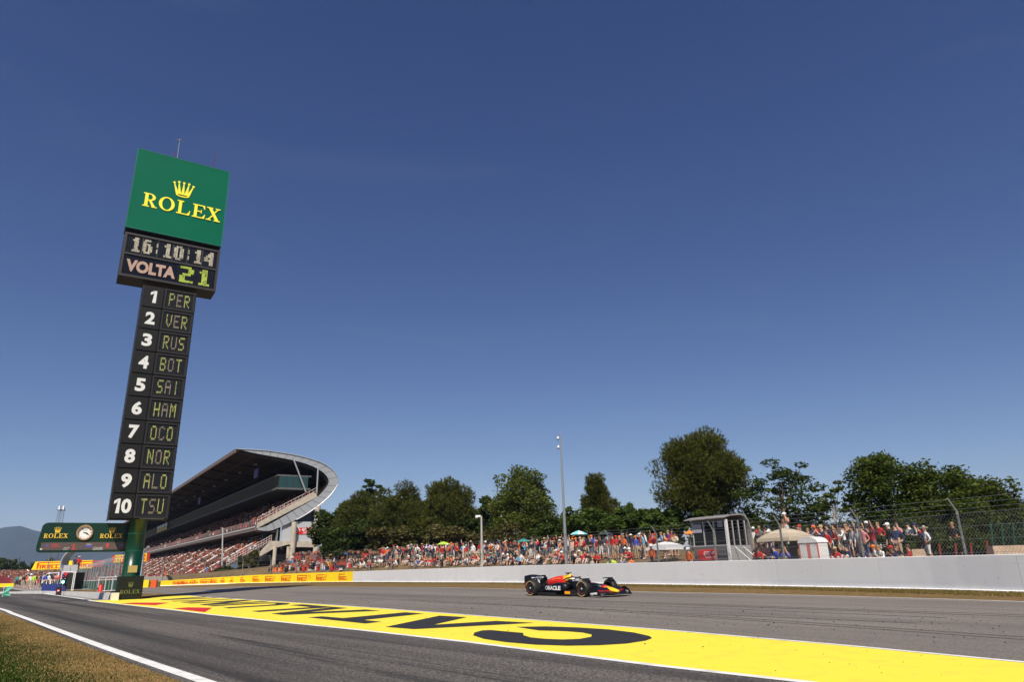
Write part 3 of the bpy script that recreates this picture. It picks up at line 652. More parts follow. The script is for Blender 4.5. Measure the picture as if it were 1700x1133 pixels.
for i,nm_ in enumerate(names):
    z1=ctop-i*rh-.04; z0=z1-rh+.08
    m=MB(); m.box(((cfl+xs)/2,FY-.02,(z0+z1)/2),(xs-cfl-.06,.06,z1-z0)); pt=m.build('number_tile',TILE,tower)
    hh=.92; m=MB(); xc_=(cfl+xs)/2; zc_=(z0+z1)/2-hh/2
    one=[[(.30,0),(.72,0),(.72,1),(.42,1),(.0,.80),(.0,.60),(.36,.74)]]
    if i==0: one=[[(.30,0),(.72,0),(.72,1),(.45,1)],[(.36,.74),(.45,1),(.02,.84),(.02,.62)],[(.30,.0),(.45,1),(.33,.72)]]; m.flat(one[:2],(xc_-.2,FY-.056,zc_),X,Zv,.56,hh)
    elif i<9: m.flat(textmesh(str(i+1),.042),(xc_-.31,FY-.056,zc_),X,Zv,.62,hh)
    else:
        m.flat([[(.30,0),(.72,0),(.72,1),(.45,1)],[(.36,.74),(.45,1),(.02,.84),(.02,.62)]],(xc_-.52,FY-.056,zc_),X,Zv,.50,hh); m.flat(textmesh('0',.042),(xc_-.08,FY-.056,zc_),X,Zv,.58,hh)
    ww=.6; m.build('numeral',NUMW,pt)
    m=MB(); m.box(((xs+cfr)/2,FY-.005,(z0+z1)/2),(cfr-xs-.04,.03,z1-z0)); pn=m.build('name_panel',SCR,tower)
    m=MB(); frame_rect(m,xs+.02,z0,cfr-.02,z1,FY-.05,.13); m.build('panel_frame',FRAME,pn)
    m=MB()
    for k,chh in enumerate(nm_):
        wd=(cfr-xs-.6)/3; x0=xs+.30+k*wd; mm=0 if (k!=1 and q.random()<.8) else (1 if k==1 else 0)
        m.flat(dots(chh,x0+.06,z0+.30,x0+wd-.08,z1-.26,.04,2,q),(0,FY-.03,0),X,Zv,m=mm,step=0)
    m.build('name_lettering',[LEDY,LEDB],pn)['kind']='stuff'
    m=MB()
    for k in range(26): xx=xs+.16+(cfr-xs-.32)*k/25; m.box((xx,FY-.043,(z0+z1)/2),(.008,.006,z1-z0-.28))
    for k in range(14): zz=z0+.15+(z1-z0-.3)*k/13; m.box(((xs+cfr)/2,FY-.050,zz),(cfr-xs-.3,.006,.008))
    m.build('screen_mesh',mat('mesh_grey',(.05,.05,.05),.6),pn)['kind']='stuff'
# clock box
xw=xr-xl; xh=xtop-xbot; xc=(xl+xr)/2
m=MB(); m.box((xc,FY+.9,(xtop+xbot)/2),(xw,1.8,xh)); cb_=m.build('clock_box',FRAME,tower)
m=MB(); frame_rect(m,xl,xbot,xr,xtop,FY-.04,.16,.10); m.box((xc,FY-.04,xbot+xh*.52),(xw-.33,.09,.13)); m.build('box_frame',mat('frame_brown',(.026,.022,.020),.5),cb_)
zt0=xbot+xh*.52+.07; zt1=xtop-.17
m=MB(); m.box((xc,FY-.01,(zt0+zt1)/2),(xw-.34,.02,zt1-zt0)); scr=m.build('time_screen',SCR,tower)
m=MB(); m.flat(dots('16:10:14',xl+.42,zt0+.16,xr-.42,zt1-.10,.09,3,q),(0,FY-.03,0),X,Zv,step=0); m.build('time_digits',LEDW,scr)['kind']='stuff'
m=MB()
for k in range(46): xx=xl+.2+(xw-.4)*k/45; m.box((xx,FY-.038,(zt0+zt1)/2),(.008,.004,zt1-zt0))
for k in range(1,6): xx=xl+.2+(xw-.4)*k/6; m.box((xx,FY-.04,(zt0+zt1)/2),(.045,.012,zt1-zt0))
m.build('screen_mesh',mat('mesh_grey',(.05,.05,.05)),scr)['kind']='stuff'
zl0=xbot+.17; zl1=xbot+xh*.52-.07
m=MB(); m.box((xc,FY-.01,(zl0+zl1)/2),(xw-.34,.02,zl1-zl0)); scr2=m.build('lap_screen',SCR,tower)
vs,fs=textmesh('VOLTA',.05); m=MB(); m.flat((vs,fs),(xl+.36,FY-.05,zl0+.24),X,Zv,xw*.50,(zl1-zl0)*.62); m.build('lap_word',mat('faded_salmon',(.42,.27,.21),.6,var=.1),scr2)
m=MB(); m.flat(dots('21',xl+xw*.60,zl0+.14,xr-.5,zl1-.10,.06,3,q),(0,FY-.03,0),X,Zv,step=0); m.build('lap_digits',mat('flip_dot_lime',(.45,.58,.06),.6,var=.3,scale=3),scr2)['kind']='stuff'
m=MB()
for k in range(20): xx=xl+xw*.58+(xw*.37)*k/19; m.box((xx,FY-.038,(zl0+zl1)/2),(.008,.004,zl1-zl0))
m.build('screen_mesh',mat('mesh_grey',(.05,.05,.05)),scr2)['kind']='stuff'
# green sign
sw=sr-sl; sh=stop_-sbot; scx=(sl+sr)/2; SY=FY-.25
m=MB(); m.box((scx,SY+.03,(stop_+sbot)/2),(sw,.06,sh)); sg=m.build('sign_face',GREEN,tower)
m=MB(); m.box((scx,SY+.65,(stop_+sbot)/2-.1),(sw+.02,1.16,sh+.02)); m.build('sign_body',BLACK,tower)
m=MB(); frame_rect(m,sl-.03,sbot-.03,sr+.03,stop_+.03,SY+.03,.06,.09); m.build('sign_edging',mat('edge_green',(.01,.14,.09),.4),sg)
m=MB(); m.flat(SERIF,(sl+sw*.125,SY-.02,sbot+sh*.295),X,Zv,sw*.83/5.01,sh*.17); m.build('brand_lettering',LEMON,sg)
m=MB(); m.flat(CROWN,(scx+sw*.02,SY-.02,sbot+sh*.50),X,Zv,sw*.245,sh*.21); m.build('crown_emblem',LEMON,sg)
for (px,py0,py1,k) in ((294,263,229,0),(290,262,250,1),(354,278,254,2)):
    x0,z0=az_to_x(px,py0,.2); x1,z1=az_to_x(px,py1,.2)
    m=MB(); m.tube([(x0,.2,stop_-.3),(x0,.2,z1)],.03 if k!=0 else .025,5)
    if k==0: m.ball((x0,.2,z1-.15),.09,6,4); m.tube([(x0-.35,.2,z1-.15),(x0+.35,.2,z1-.15)],.025,4); m.tube([(x0,-.1,z1-.3),(x0,.5,z1)],.02,4)
    m.build('mast_antenna' if k==0 else 'antenna',STEEL if k==0 else mat('antenna_red',(.12,.02,.03),.5),tower)

# ------------------------------------------------------------------ cantilevered clock board beside the tower
BO=TB+AX*.75
board=thing('clock_board','dark green sign board with gold lettering and round clock, left of the scoreboard tower','sign board',tuple(BO),TR)
def bxy(px,py):
    d=Vector(ray(px,py)); C=Vector((0,0,EYE)); t=(BO-AX*.15-C).dot(AX)/d.dot(AX); p=C+d*t; return (p-BO).dot(BX),p.z
x0,zt=bxy(72,868); x1,zb=bxy(60,917); xR=.3; _,zb=bxy(100,918); _,zt=bxy(110,868.5)
pts=[(x1+.25,zb),(xR,zb),(xR,zt),(x0+.30,zt),(x0+.12,zt-.05),(x0+.0,zt-.2),(x1-.05,zb+.38),(x1-.02,zb+.12),(x1+.08,zb+.02)]
m=MB(); m.prism([(x,-.15,z) for x,z in pts],(0,.3,0)); m.build('board_body',BGREEN,board)
def bflat(name,data,px,py,sx,sy,m_,par=board,off=.165,step=.0015):
    x,z=bxy(px,py); m=MB(); m.flat(data,(x,-off,z),X,Zv,sx,sy,step=step); return m.build(name,m_,par)
xa,za=bxy(72,894); xb,zb2=bxy(112,894); _,zc=bxy(72,888)
wL=xb-xa
for px in (72,165.5):
    bflat('brand_lettering',SERIF,px,894.2,wL/5.01,.27,GOLD); 
for px in (95,185.5): bflat('crown_emblem',CROWN,px,886.8,.40,.40,GOLD)
cxx,czz=bxy(140.5,885)
m=MB(); 
for p in ringpolys(cxx,czz,.455,.475,.37,.385,0,360,40): m.prism([(x,-.155,z) for x,z in p],(0,-.10,0))
m.build('clock_rim',mat('rose_gold',(.55,.33,.17),.3,.5),board)
m=MB(); m.poly([(cxx+.385*math.cos(R(a)),-.16,czz+.40*math.sin(R(a))) for a in range(0,360,9)]); cf=m.build('clock_face',WHITE,board)
m=MB()
for a in range(0,360,30): 
    if a!=90: m.flat([[(math.cos(R(a))*.29-.016*math.sin(R(a)),math.sin(R(a))*.29+.016*math.cos(R(a))),(math.cos(R(a))*.35-.016*math.sin(R(a)),math.sin(R(a))*.35+.016*math.cos(R(a))),(math.cos(R(a))*.35+.016*math.sin(R(a)),math.sin(R(a))*.35-.016*math.cos(R(a))),(math.cos(R(a))*.29+.016*math.sin(R(a)),math.sin(R(a))*.29-.016*math.cos(R(a)))]],(cxx,-.168,czz),X,Zv)
m.build('hour_marks',BLACK,cf)['kind']='stuff'
for ang,l,w_ in ((-15,.20,.04),(-30,.30,.03)):
    m=MB(); d=(math.cos(R(ang)),math.sin(R(ang))); n_=(-d[1]*w_/2,d[0]*w_/2); m.flat([[(-d[0]*.08+n_[0],-d[1]*.08+n_[1]),(d[0]*l+n_[0],d[1]*l+n_[1]),(d[0]*l-n_[0],d[1]*l-n_[1]),(-d[0]*.08-n_[0],-d[1]*.08-n_[1])]],(cxx,-.178-w_*.2,czz),X,Zv); m.build('clock_hand',BLACK,cf)

m=MB(); m.flat(SERIF,(cxx-.14,-.17,czz+.15),X,Zv,.28/5,.05); m.build('dial_lettering',BLACK,cf)
lx,lz1=bxy(68,901.5); _,lz0=bxy(68,914.5)
m=MB(); m.box(((lx+xR)/2,-.152,(lz0+lz1)/2),(xR-lx-.06,.02,lz1-lz0)); led=m.build('led_strip',mat('led_brown',(.10,.07,.062),.5,var=.1,scale=5),board)
LR=mat('led_red',(.55,.05,.06),.5); LB=mat('led_blue',(.08,.10,.5),.5); LW=mat('led_white',(.5,.5,.5),.5)
def ledtext(txt,px0,px1,py0,py1,m_,sh=0):
    xa,za=bxy(px0,py1); xb,zb_=bxy(px1,py0); vs,fs=textmesh(txt,.01,sh); m=MB(); m.flat((vs,fs),(xa,-.175,za),X,Zv,xb-xa,zb_-za); m.build('led_lettering',m_,led)
ledtext('OUT',105,115,909.5,914,LW,.3); ledtext('LEADER',154,171,909,914,LW)
for a,b,c,d,mm in ((85,97,904,905.3,LR),(84,99,907.2,908.6,LR),(120,124,904,914,LR),(118.5,126.5,912.6,913.8,LR),(143,152,904,905,LW),(143,153,906,908.5,LB),(176,181,903,910,LR),(198,204,904,908,LB),(76,81,905,907.5,LB),(66,70,911,914,LW),(133,147,909.4,909.9,LB)):
    xa,za=bxy(a,d); xb,zb_=bxy(b,c); m=MB(); m.flat([rect(0,0,xb-xa,zb_-za)],(xa,-.17,za),X,Zv); m.build('led_mark',mm,led)
for dz_ in (.5,-.5): MB().box((-.2,-.45,(zt+zb)/2+dz_),(.3,.7,.15)).build('bracket',DGREEN,board)

# ------------------------------------------------------------------ crowd meshes that read as one mass
CROWDM=attrmat('crowd_cloth')
def pal(kind):
    P={'red':(.34,.014,.010),'dred':(.12,.006,.007),'white':(.55,.53,.51),'black':(.010,.010,.012),'navy':(.012,.018,.06),'orange':(.55,.09,.01),'grey':(.12,.12,.13),'blue':(.04,.12,.32),'skin':(.28,.13,.07),'yellow':(.55,.35,.02)}
    W_={'stand':(('red',32),('dred',24),('white',13),('black',22),('navy',7),('orange',4),('grey',3),('skin',4),('blue',1)),'dark':(('red',20),('dred',38),('white',4),('black',30),('navy',8),('skin',2)),'bank':(('red',22),('dred',10),('white',18),('black',20),('navy',8),('orange',6),('grey',4),('skin',8),('blue',3),('yellow',1))}[kind]  # dark mix: roof shade on the upper tier put into the clothing colours
    r=rnd.uniform(0,sum(x[1] for x in W_))
    for n,w_ in W_:
        r-=w_
        if r<=0: return P[n]
    return P['red']
def crowd(name,label,places,kind,parent=None):   # places: (x,y,z,height,facing angle)
    V=[];F=[];C=[]
    for (x,y,z,h,a) in places:
        a+=rnd.uniform(-.5,.5); c,s_=math.cos(a),math.sin(a); k=h/.85*rnd.uniform(.9,1.08); o=len(V)
        def P(u,v,w_): V.append((x+(u*c-v*s_)*k,y+(u*s_+v*c)*k,z+w_*k))
        for w_,ux,vx in ((0,.20,.17),(.28,.17,.12),(.52,.23,.11)):
            for u,v in ((-1,-1),(1,-1),(1,1),(-1,1)): P(u*ux,v*vx,w_)
        for j in range(2):
            for i in range(4): F.append((o+j*4+i,o+j*4+(i+1)%4,o+j*4+4+(i+1)%4,o+j*4+4+i))
        F.append((o+8,o+9,o+10,o+11)); cl=pal(kind); C+= [cl]*12 if rnd.random()<.75 else [pal(kind)]*4+[cl]*8
        o=len(V)
        for w_,ux in ((.56,.06),(.66,.10),(.78,.085)):
            for u,v in ((-1,-1),(1,-1),(1,1),(-1,1)): P(u*ux,v*ux,w_)
        for j in range(2):
            for i in range(4): F.append((o+j*4+i,o+j*4+(i+1)%4,o+j*4+4+(i+1)%4,o+j*4+4+i))
        F.append((o+8,o+9,o+10,o+11)); sk=rnd.choice([(.28,.13,.07),(.2,.09,.05),(.33,.17,.10)]); ha=rnd.choice([(.012,.008,.006),(.02,.012,.01),(.45,.45,.45),(.3,.012,.01),(.012,.012,.02)])
        C+=[sk]*4+[sk]*4+[ha]*4
        # forearms
        o=len(V)
        for sg in (-1,1):
            q=len(V); P(sg*.22,-.02,.50);P(sg*.27,-.02,.48);P(sg*.20,-.24,.30+rnd.random()*.2);P(sg*.14,-.24,.28); F.append((q,q+1,q+2,q+3)); C+=[cl,cl,sk,sk]
    me=bpy.data.meshes.new(name); me.from_pydata(V,[],F)
    at=me.color_attributes.new('cloth','FLOAT_COLOR','POINT'); arr=np.ones((len(V),4)); arr[:,:3]=np.array(C); at.data.foreach_set('color',arr.ravel())
    me.materials.append(CROWDM); o=bpy.data.objects.new(name,me); col.objects.link(o)
    if parent is not None: o.parent=parent
    return tag(o,label,'crowd',kind='stuff')

# ------------------------------------------------------------------ grandstand (local x = away from the track, y = along it)
GO=Vector((-36.09,118,0)); GL=270
stand=thing('grandstand','long covered grandstand with a curved grey end hoop, full of spectators in red and white','grandstand',tuple(GO),TR)
def gp(px,py,y=0):
    d=Vector(ray(px,py)); C=Vector((0,0,EYE)); o_=GO+AX*y; t=(o_-C).dot(AX)/d.dot(AX); p=C+d*t; return ((p-GO).dot(BX),p.z)
outer=[(-11.69,20.64),(-8.92,20.66),(-6.04,20.6),(-1.4,20.1),(2.33,19.25),(4.54,18.11),(5.6,16.9),(5.8,15.76),(5.28,14.6),(3.88,12.92),(1.59,11.06),(-.66,9.65),(-3.91,8.08),(-5.41,7.65),(-7.18,7.78)]
inner=[(-10.92,20.54),(-8.25,20.06),(-2.26,19.3),(1.11,18.45),(3.19,17.37),(4.11,16.21),(3.94,15.27),(2.61,13.59),(1.28,12.66),(-1.17,11.21),(-3.83,9.61),(-5.94,8.4),(-7.1,8.15)]
def resamp(P,n):
    P=[Vector((p[0],0,p[1])) for p in P]; D=dens(P,6); L=[0]
    for a,b in zip(D[:-1],D[1:]): L.append(L[-1]+(b-a).length)
    out=[]
    for i in range(n):
        t=L[-1]*i/(n-1); j=max(k for k in range(len(L)) if L[k]<=t+1e-9); j=min(j,len(D)-2); f=(t-L[j])/(L[j+1]-L[j]); out.append(D[j].lerp(D[j+1],f))
    return out
NS=25
ro=resamp(outer,NS*3+1); ri=resamp(inner,NS*3+1)
m=MB(); V=[]
for P,mi,off_ in ((ro,0,0),(ri,1,0)):
    o_=len(m.v); m.v+= [tuple(p) for p in P]+[tuple(p+Vector((0,GL,0))) for p in P]; n=len(P)
    for i in range(n-1):
        f=(o_+i,o_+i+1,o_+n+i+1,o_+n+i); m.f.append(f if mi else f[::-1]); m.m.append(mi)
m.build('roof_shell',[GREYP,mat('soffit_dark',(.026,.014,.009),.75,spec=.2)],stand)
FASC=mat('fascia_silver',(.36,.375,.39),.4,.2,var=.05,scale=.5)
for i in range(NS):
    a=ro[i*3:i*3+4]; b=ri[i*3:i*3+4][::-1]; P=a+b; c=sum(P,Vector())/len(P)
    P=[c+(p-c)*.95 for p in P]
    MB().prism([p+Vector((0,-.02,0)) for p in P],(0,-.12,0)).build('fascia_panel',FASC,stand)
m=MB(); m.loft([[p,p+Vector((0,.3,0)),q_+Vector((0,.3,0)),q_] for p,q_ in zip([p+Vector((0,-.02,0)) for p in ro],[p+Vector((0,-.02,0)) for p in ri])]); m.build('fascia_backing',mat('seam_dark',(.03,.03,.03)),stand)
m=MB(); m.tube([p+Vector((0,-.18,0)) for p in ro[:62]],.09,6); m.build('hoop_rim',FASC,stand)
m=MB(); m.box((-11.65,GL/2,20.35),(.22,GL,.62)); m.build('roof_edge',mat('edge_brown',(.16,.11,.085),.6),stand)
def steps(b0,z0,b1,z1,n,name,y0=0,y1=GL,thick=.5):
    m=MB(); db=(b1-b0)/n; dz=(z1-z0)/n
    for i in range(n): m.box((b0+db*(i+.5),(y0+y1)/2,z0+dz*(i+.5)-thick/2),(abs(db)-.004,y1-y0,thick))
    o=m.build(name,mat('terrace_concrete',(.09,.075,.07),.9,var=.15,scale=.5),stand); o['kind']='stuff'
steps(-7.3,8.4,2.15,13.75,14,'upper_terrace'); steps(-14.6,.6,-4.8,6.1,14,'lower_terrace',1)
m=MB(); m.prism([(-7.25,-.1,8.05),(2.3,-.1,13.3),(2.3,-.1,14.0),(1.4,-.1,13.95),(-7.1,-.1,9.0),(-7.3,-.1,8.6)],(0,.08,0)); m.build('stair_side',CONC,stand)
m=MB()
for i in range(17):
    f=i/16; m.tube([(-7.2+9.3*f,-.06,8.75+5.1*f),(-7.2+9.3*f,-.06,9.75+5.1*f)],.03,4)
for k in (0,.5,1): m.tube([(-7.2,-.06,8.8+k),(2.1,-.06,13.85+k)],.035,4)
m.build('stair_railing',mat('pale_rail',(.55,.45,.42),.5),stand)
m=MB()
m.box((-7.35,GL/2,8.02),(.3,GL,.62)); m.build('balcony_beam',mat('balcony_brown',(.16,.12,.10),.7),stand)
m=MB(); m.box((-7.53,GL/2,8.30),(.06,GL,.16)); m.build('balcony_edge_strip',mat('strip_white',(.62,.58,.54),.5),stand)
m=MB()
for i in range(232): m.box((-7.5,i*1.15+.2,8.85),(.05,.06,.9))
m.build('balcony_bars',mat('bar_grey',(.33,.31,.30),.5,.3),stand)['kind']='stuff'
m=MB(); m.box((-7.5,GL/2,9.33),(.07,GL,.06)); m.build('balcony_rail',mat('bar_grey',(.33,.31,.30)),stand)
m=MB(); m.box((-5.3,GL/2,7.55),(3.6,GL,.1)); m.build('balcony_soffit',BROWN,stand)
for i in range(22):
    y=.4+i*12; P=[p for p in ri[:46]]; m=MB(); m.loft([[p+Vector((0,y,0)),p+Vector((0,y+.35,0)),q_+Vector((0,y+.35,0)),q_+Vector((0,y,0))] for p,q_ in zip(P,[Vector((p.x-.02,0,p.z-.42)) for p in P])]); m.build('roof_rib',mat('rib_brown',(.035,.022,.016),.7),stand)
for k in (6,14,22,30,38): m=MB(); m.tube([ri[k]+Vector((-.1,.5,-.35)),ri[k]+Vector((-.1,GL-.5,-.35))],.09,5); m.build('purlin',mat('rib_brown',(.035,.022,.016)),stand)
for k in range(12): MB().box((ri[10].x,6+k*12,ri[10].z-.75),(.5,.7,.25)).build('floodlight',mat('floodlight_grey',(.2,.2,.2),.4),stand)
# glazed suites
m=MB(); m.box((-1.6,GL/2+.4,14.62),(5.6,GL,.34)); m.box((-1.6,GL/2+.4,16.78),(5.7,GL,.22)); m.build('suite_slab',mat('suite_grey',(.10,.10,.10),.6),stand)
m=MB(); m.box((-1.2,GL/2+1,15.7),(4.2,GL-2,1.9)); m.build('suite_interior',mat('interior_dark',(.015,.016,.016),.8),stand)
PANE=mat('suite_glass',(.010,.014,.009),.4,.0,bump=.9,bscale=.5,spec=.12); pane=None
for i in range(66):
    if pane is None: pane=MB().box((0,0,0),(.05,3.98,1.94)).build('glass_pane',PANE,stand); o=pane
    else: o=link_copy(pane,stand)
    o.location=(-4.15,2.5+i*4.02,15.73); o.rotation_euler=(0,-.30,0)
for i in range(4): MB().box((-3.6+i*1.22,.42,15.72),(1.16,.05,1.9)).build('glass_pane',mat('end_glass',(.02,.055,.055),.2,spec=.4),stand)
m=MB()
for i in range(5): m.box((-4.2+i*1.22,.38,15.72),(.06,.1,1.95))
m.build('mullion',DGREY,stand)['kind']='stuff'
for (b,y,zz) in ((-6.0,9,18.0),(-6.0,64,18.0)): MB().box((b,y,zz),(.2,2.6,1.5)).build('hanging_screen',mat('screen_purple',(.12,.06,.32),.4),stand)
m=MB(); m.tube([(-2.15,-.3,19.3),(.26,-.3,14.0)],.13,6); m.build('strut',FASC,stand)
m=MB(); m.tube([(2.09,-.3,18.1),(2.12,-.3,14.0)],.13,6); m.build('strut',FASC,stand)
for b,zt_ in ((-1.4,9.1),(2.45,11.7)):
    for y in ((-.55,24,48) if b<0 else (-.55,24)): MB().tube([(b,y,0),(b,y,zt_)],.42,14).build('column',CONC,stand)
MB().tube([(-2.0,-.3,0),(-2.0,-.3,5.2)],.28,10).build('column',CONC,stand)
b_,z_=gp(456,911); MB().tube([(b_,-.2,0),(b_,-.2,z_+.3)],.3,10).build('column',CONC,stand)
pp=[gp(*p) for p in [(426,923.5),(449,899),(521,900),(521,909.5),(487,909),(479,904.5),(455,911),(428.7,926)]]
MB().prism([(b,-.25,z) for b,z in pp],(0,.6,0)).build('raker_beam',CONC,stand)
b0,z0=gp(375,941); b1,z1=gp(450,899)
m=MB()
for k in (.25,.6,1.0): m.tube([(b0,-.2,z0+k),(b1,-.2,z1+k-.1)],.035,4)
for i in range(18): f=i/17; m.tube([(b0+(b1-b0)*f,-.2,z0+(z1-z0)*f),(b0+(b1-b0)*f,-.2,z0+(z1-z0)*f+1)],.03,4)
m.build('stair_railing',mat('pale_rail',(.6,.5,.47)),stand)
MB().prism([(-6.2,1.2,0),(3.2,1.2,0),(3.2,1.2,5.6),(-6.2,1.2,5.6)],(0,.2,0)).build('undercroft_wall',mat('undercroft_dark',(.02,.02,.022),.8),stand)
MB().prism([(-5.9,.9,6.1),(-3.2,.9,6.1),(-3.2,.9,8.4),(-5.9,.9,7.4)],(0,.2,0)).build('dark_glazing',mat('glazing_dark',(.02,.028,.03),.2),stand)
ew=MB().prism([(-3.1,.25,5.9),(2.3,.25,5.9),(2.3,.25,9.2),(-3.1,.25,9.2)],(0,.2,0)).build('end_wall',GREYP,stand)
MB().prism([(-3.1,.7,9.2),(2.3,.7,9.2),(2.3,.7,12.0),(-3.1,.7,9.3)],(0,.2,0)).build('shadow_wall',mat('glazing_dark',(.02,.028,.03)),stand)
b0,z0=gp(489.5,887.5); b1,z1=gp(523,877); bw=b1-b0; bh=z1-z0
ban=MB().box(((b0+b1)/2,.20,(z0+z1)/2),(bw,.06,bh)).build('red_banner',RED,stand)
m=MB()
for i in range(4):
    for j in range(4):
        if (i+j)%2==0 and i<4-j*.7: m.flat([rect(0,0,bw*.06,bh*.2)],(b0+i*bw*.07,.155,z1-bh*.22*(j+1)),X,Zv)
m.build('checker_pattern',WHITE,ban)['kind']='stuff'
m=MB(); m.flat(strokes(CIRC,.09),(b0+bw*.34,.155,z0+bh*.38),X,Zv,bw*.5,bh*.55); m.build('circuit_outline',WHITE,ban)
m=MB(); m.flat(textmesh('CIRCUIT',.02),(b0+bw*.40,.155,z0+bh*.10),X,Zv,bw*.4,bh*.17); m.build('banner_lettering',WHITE,ban)
# sponsor strip high on the far suites, lower tier aisle rails, side wall
for y in (128,134,140,146): MB().box((-4.75,y,16.2),(.08,4.6,1.1)).build('white_flag_panel',WHITE,stand); MB().box((-4.75,y,15.1),(.08,4.6,.8)).build('gold_flag_panel',YEL,stand)
for i in range(20):
    y=4+i*13.2; m=MB()
    for dy in (0,.9): m.tube([(-14.4,y+dy,1.5),(-5.0,y+dy,6.9)],.05,4); 
    m.box((-9.7,y+.45,3.52),(10.8,.16,.05),(0,-.52,0)); m.build('aisle_stair',mat('aisle_white',(.62,.60,.58),.6),stand)
for y in range(4,180,16): MB().box((-4.9,y,6.9),(.9,1.3,1.7)).build('tier_pier',mat('pier_dark',(.06,.05,.05)),stand)
m=MB(); m.box((-3.9,GL/2,7.0),(.2,GL,1.8)); m.build('lower_back_wall',mat('wall_pale',(.18,.18,.17),.8),stand)
m=MB(); m.box((-15.0,GL/2,.5),(.25,GL,1.0)); m.build('front_parapet',CONC,stand)
GT=Matrix.Translation(GO)@Matrix.Rotation(TR,4,'Z')
def wp(b,y,z): return GT@Vector((b,y,z))
up=[];lo=[]
for r_ in range(13):
    b=-7.3+9.45/14*(r_+.55); z=8.4+5.35/14*(r_+1)
    y=.3
    while y<GL:
        if rnd.random()<.93 and (y%11)>.9: p=wp(b+rnd.uniform(-.1,.1),y,z); up.append((p.x,p.y,p.z,.82 if rnd.random()<.9 else 1.3,TR-1.57))
        y+=rnd.uniform(.5,.72)*(1 if y<90 else 1.35)
for r_ in range(14):
    b=-14.6+9.8/14*(r_+.5); z=.6+5.5/14*(r_+1)
    y=1.2
    while y<GL:
        if (y-4)%13.2>1.0 and rnd.random()<.94: p=wp(b+rnd.uniform(-.1,.1),y,z); lo.append((p.x,p.y,p.z,.82 if rnd.random()<.9 else 1.3,TR-1.57))
        y+=rnd.uniform(.5,.72)*(1 if y<90 else 1.35)
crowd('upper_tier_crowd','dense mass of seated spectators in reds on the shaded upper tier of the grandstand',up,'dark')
crowd('lower_tier_crowd','sunlit mass of red and white spectators on the lower tier of the grandstand',lo,'stand')

# ------------------------------------------------------------------ trees
LM={'poplar':leafmat('poplar_leaves',(.045,.065,.008),(.20,.23,.04),.5),'pine':leafmat('pine_needles',(.030,.044,.007),(.14,.14,.022),.3),'leaf':leafmat('broad_leaves',(.026,.050,.006),(.13,.16,.022),.45),
    'dark':leafmat('dark_leaves',(.018,.036,.005),(.078,.105,.016),.42),'bright':leafmat('bright_leaves',(.045,.085,.012),(.11,.15,.030),.4),
    'olive':leafmat('olive_leaves',(.060,.055,.018),(.13,.11,.035),.25),'brown':leafmat('dry_leaves',(.09,.06,.03),(.17,.12,.06),.2)}
def leafcloud(P,N,size,kind,q):
    """P: (n,3) points, N: outward direction; returns verts, faces"""
    n=len(P)
    if kind=='pine':      # tufts of four narrow blades pointing up and outwards
        k=4; P2=np.repeat(P,k,0); D=np.repeat(N,k,0)*.8+q.normal(0,.55,(n*k,3)); D[:,2]+=.55; D/=np.linalg.norm(D,axis=1)[:,None]+1e-6
        S_=q.normal(0,1,(n*k,3)); S_=np.cross(D,S_); S_/=np.linalg.norm(S_,axis=1)[:,None]+1e-6
        L=(size*q.uniform(.7,1.4,n*k))[:,None]; V=np.empty((n*k*3,3)); V[0::3]=P2-S_*size*.11; V[1::3]=P2+S_*size*.11; V[2::3]=P2+D*L
        return V,np.arange(n*k*3).reshape(-1,3)
    a=q.normal(0,1,(n,3)); a[:,2]*=.5; a+=N*.2; a/=np.linalg.norm(a,axis=1)[:,None]+1e-6
    b=np.cross(a,q.normal(0,1,(n,3))+N); b/=np.linalg.norm(b,axis=1)[:,None]+1e-6
    s=(size*q.uniform(.6,1.35,n))[:,None]; V=np.empty((n*4,3)); V[0::4]=P-a*s; V[1::4]=P+b*s*.42; V[2::4]=P+a*s; V[3::4]=P-b*s*.42
    return V,np.arange(n*4).reshape(-1,4)
TREEN=0
